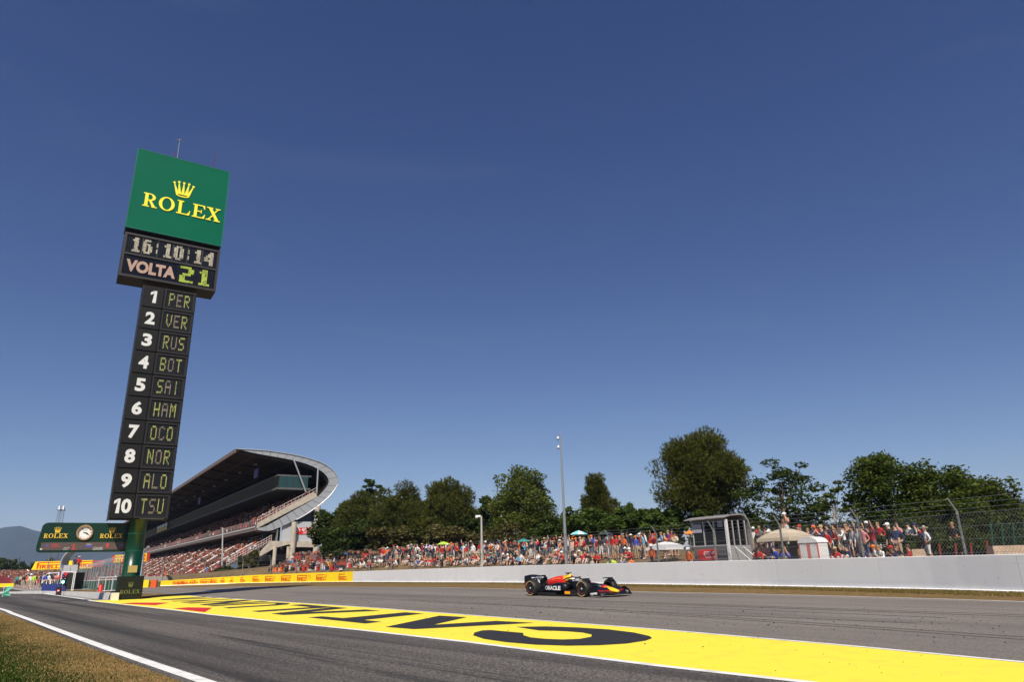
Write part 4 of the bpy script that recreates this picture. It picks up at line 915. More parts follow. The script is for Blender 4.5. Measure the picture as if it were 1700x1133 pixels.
def tree(name,label,x0,x1,yt,yb,Y,kind,nl,n,size,base=2.0,lobes=None,shape='round',seed=None,group=None,trunk=.22,bark=None,open_=0,cat='tree'):
    global TREEN; TREEN+=1; q=np.random.default_rng(seed or 100+TREEN)
    c=atY((x0+x1)/2,(yt+yb)/2,Y); k=Y/FPX*1.03; rx=(x1-x0)/2*k; rz=(yb-yt)/2*k*1.0
    loc=Vector((c.x,Y,base)); root=thing(name,label,cat,tuple(loc),0,group)
    C=np.array([0,0,c.z-base]); V=[];F=[];off=0; LC=[]
    for i in range(nl):
        u=q.normal(0,1,3); u/=np.linalg.norm(u); 
        f=q.uniform(.35,.80)**.7
        p=u*f
        if shape=='egg': p[2]=p[2]*1.0; w_=1-.35*max(p[2],0)-.1*max(-p[2],0); p[:2]*=w_
        if shape=='cone': zz=p[2]; p[:2]*=(1-.42*(zz+1)/2*1.5 if zz>-.6 else .8)
        if shape=='flat': p[2]=abs(p[2])*1.0 if q.random()<.8 else p[2]; 
        LC.append((p*np.array([rx,rx*.85,rz])*1.06,q.uniform(.13,.34)*(1-open_*.35)))
    rm=min(rx,rz)
    for p,lr in LC:
        m_=int(n/nl*1.25*(lr/.25)**2); d=q.normal(0,1,(m_,3)); d/=np.linalg.norm(d,axis=1)[:,None]
        rad=(q.uniform(.25,1,m_)**.5)[:,None]*(1+.18*np.sin(d[:,0:1]*7+p[0])*np.cos(d[:,2:3]*6))
        sq=np.array([rm*lr*1.25,rm*lr*1.1,rm*lr*(.62 if open_ else .9)])
        P=C+p+d*rad*sq; v,f=leafcloud(P,d,size,kind,q); V.append(v); F.append(f+off); off+=len(v)
    m_=int(n*(.05 if open_ else .22)); d=q.normal(0,1,(m_,3)); d/=np.linalg.norm(d,axis=1)[:,None]; rad=(q.uniform(0,1,m_)**.4)[:,None]*.72
    P=C+d*rad*np.array([rx,rx*.8,rz]); v,f=leafcloud(P,d,size,kind if kind=='pine' else 'leaf',q); V.append(v); F.append(f+off)
    V=np.concatenate(V); F=np.concatenate(F)
    V[:,2]=np.maximum(V[:,2],-.3)
    me=bpy.data.meshes.new('crown'); me.from_pydata(V.tolist(),[],F.tolist()); me.materials.append(LM[kind if kind in LM else 'leaf'])
    o=bpy.data.objects.new('crown',me); col.objects.link(o); o.parent=root
    m=MB(); topz=C[2]+rz*.35; bend=q.uniform(-.3,.3); m.tube([(0,0,-.5),(bend*.3,0,C[2]*.4),(bend,0,C[2]*.8),(bend*.8,.1,topz)],[trunk,trunk*.8,trunk*.6,trunk*.2],8)
    for p,lr in LC[:min(16,nl)]:
        e=C+p; zz=max(.3,min(C[2]*.75,e[2]-rz*.5)); m.tube([(bend*.6,0,zz),((bend*.6+e[0])*.55,e[1]*.5,(zz+e[2])*.5+.2),tuple(e)],[trunk*.34,trunk*.22,trunk*.06],5,cap=False)
    m.build('trunk',bark or BARK,root,smooth=True)
    return root
G='trees on the bank behind the spectators'
T=tree
T('pine_tree','tall broad rounded dark pine rising just left of and behind the grey marshal hut',1094,1240,716,874,62,'pine',110,17000,.30,2.0,shape='egg',group=G,trunk=.35)
T('acacia_tree','airy acacia with layered open foliage right of the big round pine',1226,1370,758,905,52,'dark',60,11000,.14,1.8,open_=.9,group=G,trunk=.2)
T('slender_tree','sparse thin tree with pale branches left of the large mulberry tree',1352,1425,792,900,46,'leaf',22,2600,.14,1.8,open_=1,group=G,bark=PALEBARK,trunk=.1)
T('mulberry_tree','large dense leafy tree with drooping leaves right of the beige parasol',1400,1545,750,925,44,'leaf',85,15000,.12,1.2,group=G,trunk=.25)
T('mulberry_tree','second dense leafy tree crowding the large one, behind the rightmost leaning fence post',1505,1632,768,915,43,'leaf',70,12000,.12,1.2,group=G,trunk=.22)
T('ash_tree','dark feathery tree at the right edge of the row, low towards the frame',1585,1722,800,928,40,'leaf',60,11000,.12,1.2,group=G,trunk=.18)
T('poplar_tree','pale green tall bushy poplar between the short lamp pole and the tall camera pole',815,925,770,908,84,'poplar',80,15000,.19,2.4,shape='egg',group=G,bark=PALEBARK,trunk=.22)
T('pine_tree','dark conical pine right of the tall camera pole',955,1028,789,905,78,'pine',40,6000,.34,2.4,shape='cone',group=G,trunk=.22)
T('green_bush','bright green low tree right of the dark conical pine',1000,1085,836,905,66,'bright',34,6500,.20,2.2,group=G)
T('green_bush','bright green low tree just left of the big round pine',1065,1150,842,905,62,'bright',30,6000,.20,2.2,group=G)
T('green_bush','bright green shrub at the foot of the tall camera pole',922,1010,836,905,70,'bright',34,6000,.20,2.2,group=G)
T('poplar_tree','far bluish green tree between the big pines and the short lamp pole',784,835,826,905,98,'dark',26,4500,.26,2.6,group=G)
T('ash_tree','leafy tree at the end of the row beyond the right edge',1740,1900,800,925,36,'leaf',50,8000,.13,1.2,group=G,trunk=.18)
T('pine_tree','largest pine of the left clump, right of the open-topped poplar',688,792,796,920,92,'pine',66,12000,.40,2.6,shape='egg',group=G,trunk=.3)
T('pine_tree','bushy pine filling the middle of the left clump',612,722,810,920,94,'pine',60,10500,.40,2.6,group=G)
T('poplar_tree','slender open-topped poplar standing above the left clump',594,642,788,890,98,'dark',48,5200,.22,2.6,shape='egg',open_=.35,group=G,bark=PALEBARK)
T('pine_tree','left pine of the clump, nearest the grandstand end',545,628,818,920,96,'pine',54,9000,.40,2.6,shape='cone',group=G)
T('poplar_tree','leafy tree overlapping the grandstand end wall',518,592,842,918,98,'dark',36,6500,.26,2.6,group=G)
T('dark_shrub','dark undergrowth left of the short trunks, beside the grandstand wall',520,612,872,932,92,'dark',30,6000,.22,2.4,group=G,cat='shrub')
T('dark_shrub','dark undergrowth below the open-topped poplar',575,660,862,930,92,'dark',30,6000,.22,2.4,group=G,cat='shrub')
T('dark_shrub','dark undergrowth behind the brownish shrub',690,830,860,915,90,'dark',36,7000,.22,2.4,group=G,cat='shrub')
T('brown_shrub','brownish dry shrub under the largest pine of the left clump',695,792,868,926,84,'olive',30,5000,.24,2.3,group=G,cat='shrub')
T('brown_shrub','olive shrub under the middle pines of the left clump',598,702,876,928,88,'olive',30,5000,.24,2.4,group=G,cat='shrub')
T('brown_shrub','olive shrub under the pale poplar, right of the short lamp pole',790,880,866,918,78,'olive',26,4500,.22,2.3,group=G,cat='shrub')
T('dark_shrub','dark understorey shrub left of the tall camera pole',868,960,862,912,72,'dark',26,5000,.2,2.2,group=G,cat='shrub')
T('dark_shrub','dark understorey shrub behind the marshal hut and gazebo',1120,1270,850,915,58,'dark',34,6500,.19,2.0,group=G,cat='shrub')
T('dark_shrub','dark understorey shrub behind the portable toilets',1262,1420,868,915,50,'dark',34,6500,.17,1.8,group=G,cat='shrub')
T('dark_shrub','dark understorey shrub in front of the large mulberry tree',1420,1560,850,925,42,'dark',40,8000,.15,1.2,group=G,cat='shrub')
T('dark_shrub','low dark scrub at the foot of the rightmost trees, left of the tan wall',1450,1655,882,930,36,'dark',50,9000,.12,.9,group=G,cat='shrub')
T('dark_shrub','dark understorey shrub at the far right edge behind the netting',1530,1760,852,926,38,'dark',60,13000,.13,1.0,group=G,cat='shrub')
GH='conical hedge bushes before the grandstand'
T('hedge_bush','olive conical bush before the lower seats, the right one of two',408,432,912,948,104,'olive',16,2200,.2,.5,shape='cone',group=GH,cat='bush')
T('hedge_bush','olive conical bush before the lower seats, the left one of two',392,414,920,952,104,'olive',14,2000,.2,.5,shape='cone',group=GH,cat='bush')
T('hedge_bush','low dark hedge left of the two conical bushes',350,402,941,957,106,'dark',16,2000,.2,.4,group=GH,cat='bush')

# ------------------------------------------------------------------ people
def skin_mesh(nodes,edges,sub=1):
    me=bpy.data.meshes.new('figure'); me.from_pydata([n[0] for n in nodes],edges,[]); o=bpy.data.objects.new('figure',me); col.objects.link(o)
    md=o.modifiers.new('s','SKIN'); md.use_smooth_shade=True
    for i,n in enumerate(nodes): r=n[1]; me.skin_vertices[0].data[i].radius=(r,r) if not isinstance(r,tuple) else r
    me.skin_vertices[0].data[0].use_root=True
    if sub: o.modifiers.new('d','SUBSURF').levels=sub
    dg=bpy.context.evaluated_depsgraph_get(); out=bpy.data.meshes.new_from_object(o.evaluated_get(dg)); bpy.data.objects.remove(o); return out
def figure(arms='down',sit=False,hat=None,lean=0,slim=1):
    N=[];E_=[];T_=[]   # nodes, edges, tag per node: 1 shirt 0 skin 2 bottoms 4 shoes
    def n(p,r,t,par=None):
        N.append((p,r)); T_.append(t)
        if par is not None: E_.append((par,len(N)-1))
        return len(N)-1
    hz=.13 if sit else .93; y0=.0
    pel=n((0,0,hz),(.150*slim,.115),2); sp=n((0,-.01-lean*.3,hz+.22),(.132*slim,.10),1,pel); chs=n((0,-.01-lean*.6,hz+.40),(.165*slim,.115),1,sp); nk=n((0,-lean*.75,hz+.53),(.06,.06),0,chs)
    hd=n((0,-.03-lean*.8,hz+.66),(.082,.095),0,nk); ht=n((0,-.02-lean*.8,hz+.76),(.075,.085),3,hd)
    ns_=n((0,-.125-lean*.8,hz+.665),(.018,.018),0,hd)
    cl=-lean*.6
    for s in (-1,1):
        if sit:
            h=n((s*.10,-.04,hz),(.09,.09),2,pel); k=n((s*.15,-.42,hz+.32),(.062,.062),2,h); a=n((s*.13,-.62,hz-.04),(.045,.045),0,k); t=n((s*.13,-.78,hz-.09),(.042,.035),4,a)
        else:
            h=n((s*.095,0,hz-.09),(.092,.092),2,pel); k=n((s*.11,-.015,hz-.43),(.06,.062),2,h); k2=n((s*.115,0,hz-.62),(.056,.058),0,k); a=n((s*.12,.01,hz-.85),(.038,.04),0,k2); t=n((s*.125,-.13,hz-.89),(.042,.034),4,a)
        sh=n((s*.19*slim,cl,hz+.45),(.062,.062),1,chs)
        A={'down':[(.25,.02,.18,1),(.25,-.05,-.06,0),(.245,-.08,-.16,0)],'folded':[(.26,.0,.20,1),(.10,-.17,.18,0),(.0,-.19,.20,0)],'hips':[(.34,.06,.20,1),(.20,-.06,.02,0),(.15,-.08,.0,0)],
           'shade':[(.27,-.08,.26,1),(.20,-.20,.48,0),(.10,-.15,.66,0)],'raised':[(.28,-.05,.58,1),(.24,-.08,.84,0),(.22,-.09,.96,0)],'phone':[(.24,-.14,.24,1),(.12,-.30,.40,0),(.05,-.32,.50,0)],
           'knees':[(.25,-.12,.20,1),(.18,-.36,.22,0),(.14,-.44,.26,0)]}
        mode=arms if not (arms in('shade','raised') and s<0) else 'down'
        if sit and mode=='down': mode='knees'
        P=A[mode]; par=sh
        for i,(x,y,z,tt) in enumerate(P): par=n((s*x,y+cl,hz+z),(.048,.048) if i==0 else ((.036,.036) if i==1 else (.036,.022)),tt,par)
        # thumb and fingers
        x,y,z,_=P[-1]; x2,y2,z2,_=P[-2]; d=Vector((s*(x-x2),y-y2,z-z2)).normalized(); b=Vector((s*x,y+cl,hz+z)); side=d.cross(Vector((0,0,1) if abs(d.z)<.8 else (0,1,0))).normalized()
        for fo,fl in ((-.024,.075),(-.008,.09),(.008,.085),(.024,.065)): n(tuple(b+d*fl+side*fo),(.009,.009),0,par)
        n(tuple(b+side*.045*s+d*.03),(.011,.011),0,par)
    me=skin_mesh(N,E_,1)
    pts=[Vector(a[0]) for a in N]
    segs=[(pts[a],pts[b],T_[a],T_[b]) for a,b in E_]
    for p in me.polygons:
        c=p.center; best=None
        for a,b,ta,tb in segs:
            d=b-a; t=max(0,min(1,(c-a).dot(d)/max(d.length_squared,1e-6))); D=(c-(a+d*t)).length
            if best is None or D<best[0]: best=(D,ta if t<.5 else tb)
        t=best[1]
        if c.z>hz+.60 and (c.y>-.02-lean*.8 or c.z>hz+.78) and abs(c.x)<.13: t=3
        p.material_index=t
    # merge hat and eyes into the same mesh
    m=MB(); m.v=[tuple(v.co) for v in me.vertices]; m.f=[tuple(p.vertices) for p in me.polygons]; m.m=[p.material_index for p in me.polygons]
    hx=Vector((0,-.03-lean*.8,hz+.70))
    if hat=='cap': m.ball(hx+Vector((0,.01,.05)),(.102,.118,.092),10,6,3); m.add([hx+Vector(v) for v in ((-.08,-.09,.06),(.08,-.09,.06),(.07,-.21,.035),(-.07,-.21,.035),(-.08,-.09,.045),(.08,-.09,.045),(.07,-.21,.02),(-.07,-.21,.02))],[(0,1,2,3),(7,6,5,4),(0,3,7,4),(1,5,6,2),(3,2,6,7)],3)
    elif hat=='brim': m.ball(hx+Vector((0,.01,.05)),(.10,.112,.10),10,6,3); m.tube([hx+Vector((0,0,.045)),hx+Vector((0,0,.06))],[.20,.19],14,3)
    elif hat=='helmet': m.ball(hx+Vector((0,.01,.03)),(.13,.15,.13),12,8,3); m.tube([hx+Vector((0,-.02,.01)),hx+Vector((0,-.02,.03))],[.155,.15],12,3)
    else: m.ball(hx+Vector((0,.015,.035)),(.093,.112,.092),10,6,3)
    for s in (-1,1): m.ball(hx+Vector((s*.034,-.098,-.022)),(.012,.008,.009),5,4,5); m.ball(hx+Vector((s*.09,.0,-.03)),(.014,.022,.032),5,4,0)
    m.box(hx+Vector((0,-.10,-.085)),(.045,.012,.010),m=5)
    me2=bpy.data.meshes.new('person'); me2.from_pydata(m.v,[],m.f); 
    for mm in (SKIN,RED,BLACK,BLACK,WHITE,BLACK): me2.materials.append(mm)
    me2.polygons.foreach_set('material_index',m.m); me2.shade_smooth(); bpy.data.meshes.remove(me); return me2
SH={'red':(.42,.013,.009),'dark red':(.14,.010,.012),'white':(.68,.67,.65),'black':(.012,.012,.014),'navy':(.015,.022,.075),'orange':(.60,.11,.012),'grey':(.12,.12,.13),'light blue':(.14,.42,.62),'royal blue':(.03,.06,.40),'pink':(.62,.22,.22),'beige':(.50,.40,.27),'yellow':(.70,.45,.03),'bare':None,'lime':(.42,.62,.03),'teal':(.03,.22,.24)}
SHM={k:mat('shirt_'+k.replace(' ','_'),v,.85,var=.12,scale=6) for k,v in SH.items() if v}
BT={'black':(.014,.014,.016),'denim':(.05,.085,.16),'beige':(.36,.28,.18),'white':(.55,.54,.52),'grey':(.12,.12,.13)}
BTM={k:mat('shorts_'+k,v,.85,var=.12,scale=6) for k,v in BT.items()}
HT={'white':(.75,.75,.74),'red':(.50,.02,.015),'black':(.012,.012,.014),'navy':(.015,.02,.07),'orange':(.75,.16,.02),'straw':(.45,.33,.16)}
HTM={k:mat('hat_'+k,v,.8) for k,v in HT.items()}
HAIR={'dark':mat('hair_dark',(.012,.008,.006),.6),'brown':mat('hair_brown',(.06,.03,.015),.6),'fair':mat('hair_fair',(.25,.16,.07),.6)}
SK=[SKIN,SKIN2,mat('skin_light',(.55,.32,.23),.6)]
PROTO={}
def proto(arms,sit,hat,lean=0):
    k=(arms,sit,hat,lean)
    if k not in PROTO: PROTO[k]=figure(arms,sit,hat,lean)
    return PROTO[k]
used={}
def person(p,ang,arms='down',sit=False,hat=None,lean=0,shirt='red',bot='black',hatc='white',hair='dark',h=1.0,where='',row='',group='spectators standing and sitting behind the wall',label=None,vest=None):
    o=bpy.data.objects.new('person',proto(arms,sit,hat,lean)); col.objects.link(o); o.location=p; o.rotation_euler=(0,0,ang); o.scale=(h,h,h)
    sk=rnd.choice(SK); sm=sk if shirt=='bare' else SHM[shirt]
    for i,mm in enumerate((sk,sm,BTM[bot],HTM[hatc] if hat else HAIR[hair],WHITE if rnd.random()<.5 else BTM['black'],BLACK)):
        sl=o.material_slots[i]; sl.link='OBJECT'; sl.material=mm
    ph={'down':'','folded':' arms folded,','hips':' hands on hips,','shade':' hand shading eyes,','raised':' one arm raised,','phone':' holding a phone,','knees':''}[arms]
    top='shirtless' if shirt=='bare' else shirt+' shirt'
    hd=(' and %s %s,'%(hatc,{'cap':'cap','brim':'sun hat','helmet':'helmet'}[hat])) if hat else ' and %s hair,'%hair
    L=label or '%s spectator, %s%s%s %s%s'%('seated' if sit else 'standing',top,hd,ph,row,where)
    L=' '.join(L.split()[:16]); k_=used.get(L,0); used[L]=k_+1
    if k_: L=L.replace('seated spectator','sitting fan' if k_==1 else 'sitting onlooker').replace('standing spectator','upright fan' if k_==1 else 'upright onlooker')+(', '+bot+' shorts' if len(L.split())<15 else '')
    o['label']=L; o['category']='person'; o['group']=group
    return o
def landmark(px):
    for lim,t in ((640,'left of the maroon umbrella'),(692,'below the left clump of pines'),(745,'by the lime green umbrella'),(792,'left of the short lamp pole'),(850,'right of the short lamp pole'),(925,'left of the tall camera pole'),(990,'by the turquoise umbrella'),(1068,'left of the white gazebo'),(1150,'behind the white gazebo'),(1255,'by the marshal hut'),(1318,'by the beige parasol'),(1372,'behind the portable toilets'),(1430,'right of the portable toilets'),(1800,'under the mulberry tree')):
        if px<lim: return t
def pxof(p):
    v=np.array([p[0],p[1],p[2]-EYE]); return 850+FPX*(v@_r)/(v@_fw)
cand=[]
SA=Wpx(1462); SB=Wpx(560)
def shirtpick(px):
    if 990<px<1150: W_=(('red',28),('orange',6),('white',18),('black',22),('royal blue',4),('light blue',5),('beige',5),('navy',5),('dark red',4),('yellow',2))
    elif px>1250: W_=(('red',15),('white',15),('navy',22),('black',24),('orange',4),('bare',6),('grey',6),('royal blue',6),('pink',5),('dark red',5))
    else: W_=(('white',19),('red',20),('black',30),('navy',14),('bare',8),('orange',3),('dark red',6),('grey',4),('light blue',3),('teal',2),('pink',2),('royal blue',2))
    r=rnd.uniform(0,sum(a[1] for a in W_))
    for k,w_ in W_:
        r-=w_
        if r<=0: return k
    return 'red'
for row,d0,sp,sit in (('front',1.5,.95,True),('second',2.5,.80,True),('third',3.6,.62,False),('fourth',4.5,.70,False),('back',5.6,.9,False)):
    s=SA+rnd.uniform(0,.5)
    while s<SB:
        d=d0+rnd.uniform(-.35,.35); p,t=W(s,d); px=pxof(p)
        ok=True
        if 1132<px<1262 and d<5.2: ok=False
        if 1148<px<1258: ok=False
        if 1315<px<1372 and d<4.0: ok=False
        if 1068<px<1140 and d<3.2: ok=False
        if px>1475 and rnd.random()<.3: ok=False
        if 985<px<1068 and sit and rnd.random()<.55: ok=False
        if px<700 and sit and rnd.random()<.2: ok=False
        if ok and rnd.random()<.9: cand.append((s,d,px,row,sit,p,t))
        s+=sp*rnd.uniform(.7,1.35)*(.82 if px>1372 else 1)
rnd.shuffle(cand); cand.sort(key=lambda c:c[5].y)
indiv=cand[:292]; rest=cand[292:]
for s,d,px,row,sit,p,t in indiv:
    n_=Vector((t.y,-t.x,0)); ang=math.atan2(-n_.y,-n_.x)+math.pi/2+rnd.gauss(0,.45)
    z=bank(s,d)+(.03 if not sit else -.0)
    hat=rnd.choice([None,None,'cap','cap','brim' if rnd.random()<.4 else None]); hc=rnd.choice(['white','white','red','black','black','navy','navy','straw','orange'] if hat!='brim' else ['straw','white'])
    person((p.x,p.y,z),ang,'knees' if sit and rnd.random()<.6 else rnd.choice(['down','down','down','folded','folded','hips','hips','shade','phone'] if rnd.random()<.93 else ['raised'] if not sit else ['phone','shade','knees']),sit,hat,rnd.choice([0,.12]) if not sit else rnd.choice([.1,.25]),shirtpick(px),rnd.choice(list(BT)),hc,rnd.choice(list(HAIR)),rnd.uniform(.92,1.06),landmark(px),row+' row ')
bankp=[]
for s,d,px,row,sit,p,t in rest: bankp.append((p.x,p.y,bank(s,d)-.02,.85 if sit else 1.65,math.atan2(-1,-.3)+1.57))
s=SB
while s<Wpx(436):
    for d0,h in ((.9,.85),(1.8,.85),(2.7,.85),(3.8,1.0),(5,1.65),(6.3,1.65),(7.8,1.65)):
        p,t=W(s,d0+rnd.uniform(-.4,.4)); 
        if rnd.random()<.97: bankp.append((p.x,p.y,bank(s,d0)-.02,h,math.atan2(-1,-.3)+1.57))
    s+=.62*rnd.uniform(.7,1.3)
crowd('bank_crowd','distant standing and sitting spectators behind the yellow part of the wall',bankp,'bank')

# ------------------------------------------------------------------ marshal hut and things behind the wall
hs0=Wpx(1214,1.0); hp,ht_=W(hs0,1.0); HL=Wpx(1152,1.0)-hs0; hn=Vector((ht_.y,-ht_.x,0)); HZ=.95
hut=thing('marshal_hut','grey glazed marshal hut with curved roof and red circuit banner behind the white wall','hut',(hp.x,hp.y,HZ),math.atan2(ht_.y,ht_.x))
# local x: along the wall away; local y: towards the track (left of travel) -> depth is -y
HG=mat('hut_grey',(.13,.13,.135),.45,.2,var=.1,scale=3); HLt=mat('hut_pale_frame',(.50,.50,.50),.4,.3); HRf=mat('hut_roof_grey',(.26,.24,.225),.6,.2,var=.25,scale=4); HD=mat('hut_interior',(.02,.018,.018),.8)
D=1.95; top=2.95
prof=[(.30,top-.12),(-.3,top+.02),(-1.2,top+.10),(-1.55,top+.02),(-1.85,top-.28),(-D-.03,top-.8),(-D-.03,0)]
inn=[(.30,top-.17),(-.3,top-.05),(-1.2,top+.02),(-1.5,top-.06),(-1.76,top-.34),(-D+.07,top-.8),(-D+.07,0)]
secs=[[Vector((x,a[0],a[1])) for a in prof]+[Vector((x,a[0],a[1])) for a in inn[::-1]] for x in (-.12,HL+.35)]
m=MB(); m.loft(secs); m.build('curved_roof',HRf,hut)
m=MB(); m.box((HL/2,-.04,.62),(HL,.08,1.24)); wf=m.build('front_panel',HG,hut)
m=MB(); m.box((.04,-D/2,.62),(.08,D-.16,1.24)); m.build('end_panel',mat('hut_end_grey',(.30,.30,.30),.5,var=.1),hut)
MB().box((HL/2,-D/2,.05),(HL-.1,D-.2,.1)).build('floor',HD,hut)
MB().box((HL/2,-D+.15,1.3),(HL-.2,.06,2.5)).build('back_wall',HD,hut)
m=MB(); m.box((HL-.04,-D/2,1.3),(.06,D-.2,2.6)); m.build('far_wall',HD,hut)
for x in (.03,HL*.36,HL*.66,HL-.05): MB().box((x,-.04,1.98),(.07 if x>.1 else .13,.07,1.46)).build('window_post',HLt,hut)
MB().box((HL/2,-.03,1.26),(HL,.10,.06)).build('window_sill',HLt,hut); MB().box((HL/2,-.04,2.72),(HL,.08,.14)).build('lintel',HG,hut)
for a,b in ((.09,HL*.35),(HL*.37,HL*.65),(HL*.67,HL-.09)): MB().box(((a+b)/2,-.05,1.97),(b-a,.02,1.36)).build('window_pane',CLEAR,hut)
for y in (-.55,-1.05,-1.6): MB().box((.03,y,1.95),(.06,.05,1.42)).build('end_post',HLt,hut)
for y0_,y1_ in ((-.08,-.52),(-.58,-1.02),(-1.08,-1.57)): MB().box((.05,(y0_+y1_)/2,1.93),(.02,abs(y1_-y0_),1.34)).build('end_pane',CLEAR,hut)
MB().box((.0,.0,1.35),(.14,.14,2.7)).build('corner_column',mat('corner_white',(.62,.62,.62),.4),hut)
m=MB(); m.box((HL*.84,.025,2.30),(HL*.27,.03,.50)); m.build('roller_blind',mat('blind_lilac',(.33,.33,.40),.7),hut)
m=MB(); m.box((HL*.16,.03,2.47),(.36,.03,.34)); pl_=m.build('post_plate',mat('plate_grey',(.45,.45,.46),.5),hut)
U_=Vector((-1,0,0))
m=MB(); m.flat(textmesh('G.5',.03),(HL*.16+.14,.05,2.37),U_,Zv,.28,.20); m.build('plate_lettering',BLACK,pl_)
bx0=HL*.88; m=MB(); m.box((bx0-HL*.27,.012,.76),(HL*.54,.03,.62)); bn=m.build('circuit_banner',RED,hut)
m=MB(); m.flat(strokes(CIRC,.06),(bx0-HL*.16,.035,.55),U_,Zv,HL*.36,.44); m.build('circuit_outline',WHITE,bn)
m=MB()
for i in range(5):
    for j in range(6):
        if (i+j)%2==0: m.flat([rect(0,0,.055,.07)],(bx0-.02-i*.07,.032,.47+j*.095),U_,Zv)
m.build('checker_pattern',mat('banner_dark_red',(.30,.02,.02),.5),bn)['kind']='stuff'
m=MB(); m.flat(textmesh('Circuit de',.01),(HL*.33,.006,.84),U_,Zv,HL*.30,.19); m.build('wall_lettering',BLACK,wf)
m=MB(); m.flat(textmesh('Barcelona',.01),(HL*.33,.006,.58),U_,Zv,HL*.30,.19); m.build('wall_lettering',BLACK,wf)
for dy in (-.5,-1.2):
    m=MB(); m.tube([(-.05,dy,1.15),(-1.1,dy,.35),(-1.1,dy,-.5)],.022,5); m.build('handrail',WHITE,hut)
HM=Matrix.Translation(Vector((hp.x,hp.y,HZ)))@Matrix.Rotation(math.atan2(ht_.y,ht_.x),4,'Z')
ang0=math.atan2(-hn.y,-hn.x)+math.pi/2
for x,y in ((HL*.5,-1.0),(HL*.22,-.8)):
    p=HM@Vector((x,y,.11)); person(tuple(p),ang0,'down',False,None,0,'red','black',label='marshal in red overalls standing inside the grey hut'+(', nearer the corner' if x<HL*.3 else ', behind the middle pane'),group='marshals in the hut')
# marshals with white helmets low behind the wall
for px,sh_ in ((1083,'orange'),(1146,'orange')):
    s=Wpx(px,.85); p,t=W(s,.85); person((p.x,p.y,.72 if px<1100 else .42),ang0,'down',False,'helmet',.05,sh_,'black','white',h=1.0,label='marshal in orange vest and white helmet, '+('in front of the white gazebo' if px<1100 else 'just left of the grey hut'),group='track marshals at the wall')
s=Wpx(1316,3.6); p,t=W(s,3.6)
boxo=MB().box((0,0,.45),(.7,.5,.9)).build('crate',mat('crate_grey',(.15,.15,.15),.7)); boxo.location=(p.x,p.y,bank(s,3.6)); tag(boxo,'dark equipment crate under the tallest shirtless spectator by the beige parasol','crate')
person((p.x,p.y,bank(s,3.6)+.9),ang0,'shade',False,'cap',0,'bare','white','white',label='shirtless spectator in white cap standing high above the others by the beige parasol')

def parasol(name,label,px,py,d,wd,h,m_,m2=None,sides=8,cat='umbrella',group=None,posts=1):
    s=Wpx(px,d); p,t=W(s,d); P=atY(px,py,p.y); gz=bank(s,d); root=thing(name,label,cat,(P.x,P.y,gz),math.atan2(t.y,t.x),group); zt_=P.z-gz
    m=MB(); rings=((0,zt_),(.35,zt_-h*.22),(.7,zt_-h*.55),(1.0,zt_-h)); n=sides; vs=[(0,0,zt_)]; fs=[]; mi=[]
    for r_,z in rings[1:]:
        for i in range(n*2):
            a=math.pi*i/n+(math.pi/4 if sides==4 else 0); k=1 if i%2==0 else (math.cos(math.pi/n)*(.97 if sides>4 else 1)); vs.append((wd/2*r_*k*math.cos(a),wd/2*r_*k*math.sin(a),z+(0 if i%2==0 else h*.03)))
    N=n*2
    for i in range(N): fs.append((0,1+i,1+(i+1)%N)); mi.append((i//2)%2 if m2 else 0)
    for j in range(2):
        for i in range(N): fs.append((1+j*N+i,1+(j+1)*N+i,1+(j+1)*N+(i+1)%N,1+j*N+(i+1)%N)); mi.append(((i//2)%2 if sides>4 else j%2) if m2 else 0)
    o=len(vs); vs+=[(x,y,z-.012) for x,y,z in vs]; fs+=[tuple(i+o for i in f[::-1]) for f in fs[:]]; mi+=mi[:]
    if sides==4:
        L=len(vs); base=1+2*N
        for i in range(N): a=vs[base+i]; b=vs[base+(i+1)%N]; vs+= [(a[0],a[1],a[2]-.16),(b[0],b[1],b[2]-.16)]; k=len(vs); fs.append((base+i,base+(i+1)%N,k-1,k-2)); mi.append(0)
    m.v=vs; m.f=fs; m.m=mi; m.build('canopy',[m_,m2 or m_],root)
    if posts==1: MB().tube([(0,0,0),(0,0,zt_+.06)],.018 if sides>4 else .035,6).build('pole',STEEL,root)
    else:
        for a in range(4): b=math.pi/4+a*math.pi/2; MB().tube([(wd/2*.95*math.cos(b)*.98,wd/2*.95*math.sin(b)*.98,0),(wd/2*.95*math.cos(b)*.98,wd/2*.95*math.sin(b)*.98,zt_-h)],.02,5).build('leg',STEEL,root)
    m=MB()
    for i in range(n): a=2*math.pi*i/n+(math.pi/4 if sides==4 else 0); MB().tube([(0,0,zt_-.04),(wd/2*.98*math.cos(a),wd/2*.98*math.sin(a),zt_-h-.01)],.008,3).build('rib',STEEL,root)
    return root
def cloth(n,c): return mat('cloth_'+n,c,.75,var=.06,scale=6)
gw=parasol('white_gazebo','low white striped gazebo roof just left of the grey marshal hut',1105,899.5,2.0,2.7,.40,cloth('white',(.72,.72,.71)),cloth('greystripe',(.36,.36,.38)),4,'gazebo',posts=4)
parasol('beige_parasol','large square beige parasol between the marshal hut and the portable toilets',1303,877,2.6,3.2,.58,cloth('beige',(.50,.42,.31)),cloth('beige2',(.40,.33,.24)),4,'parasol')
GU='sun umbrellas among the spectators'
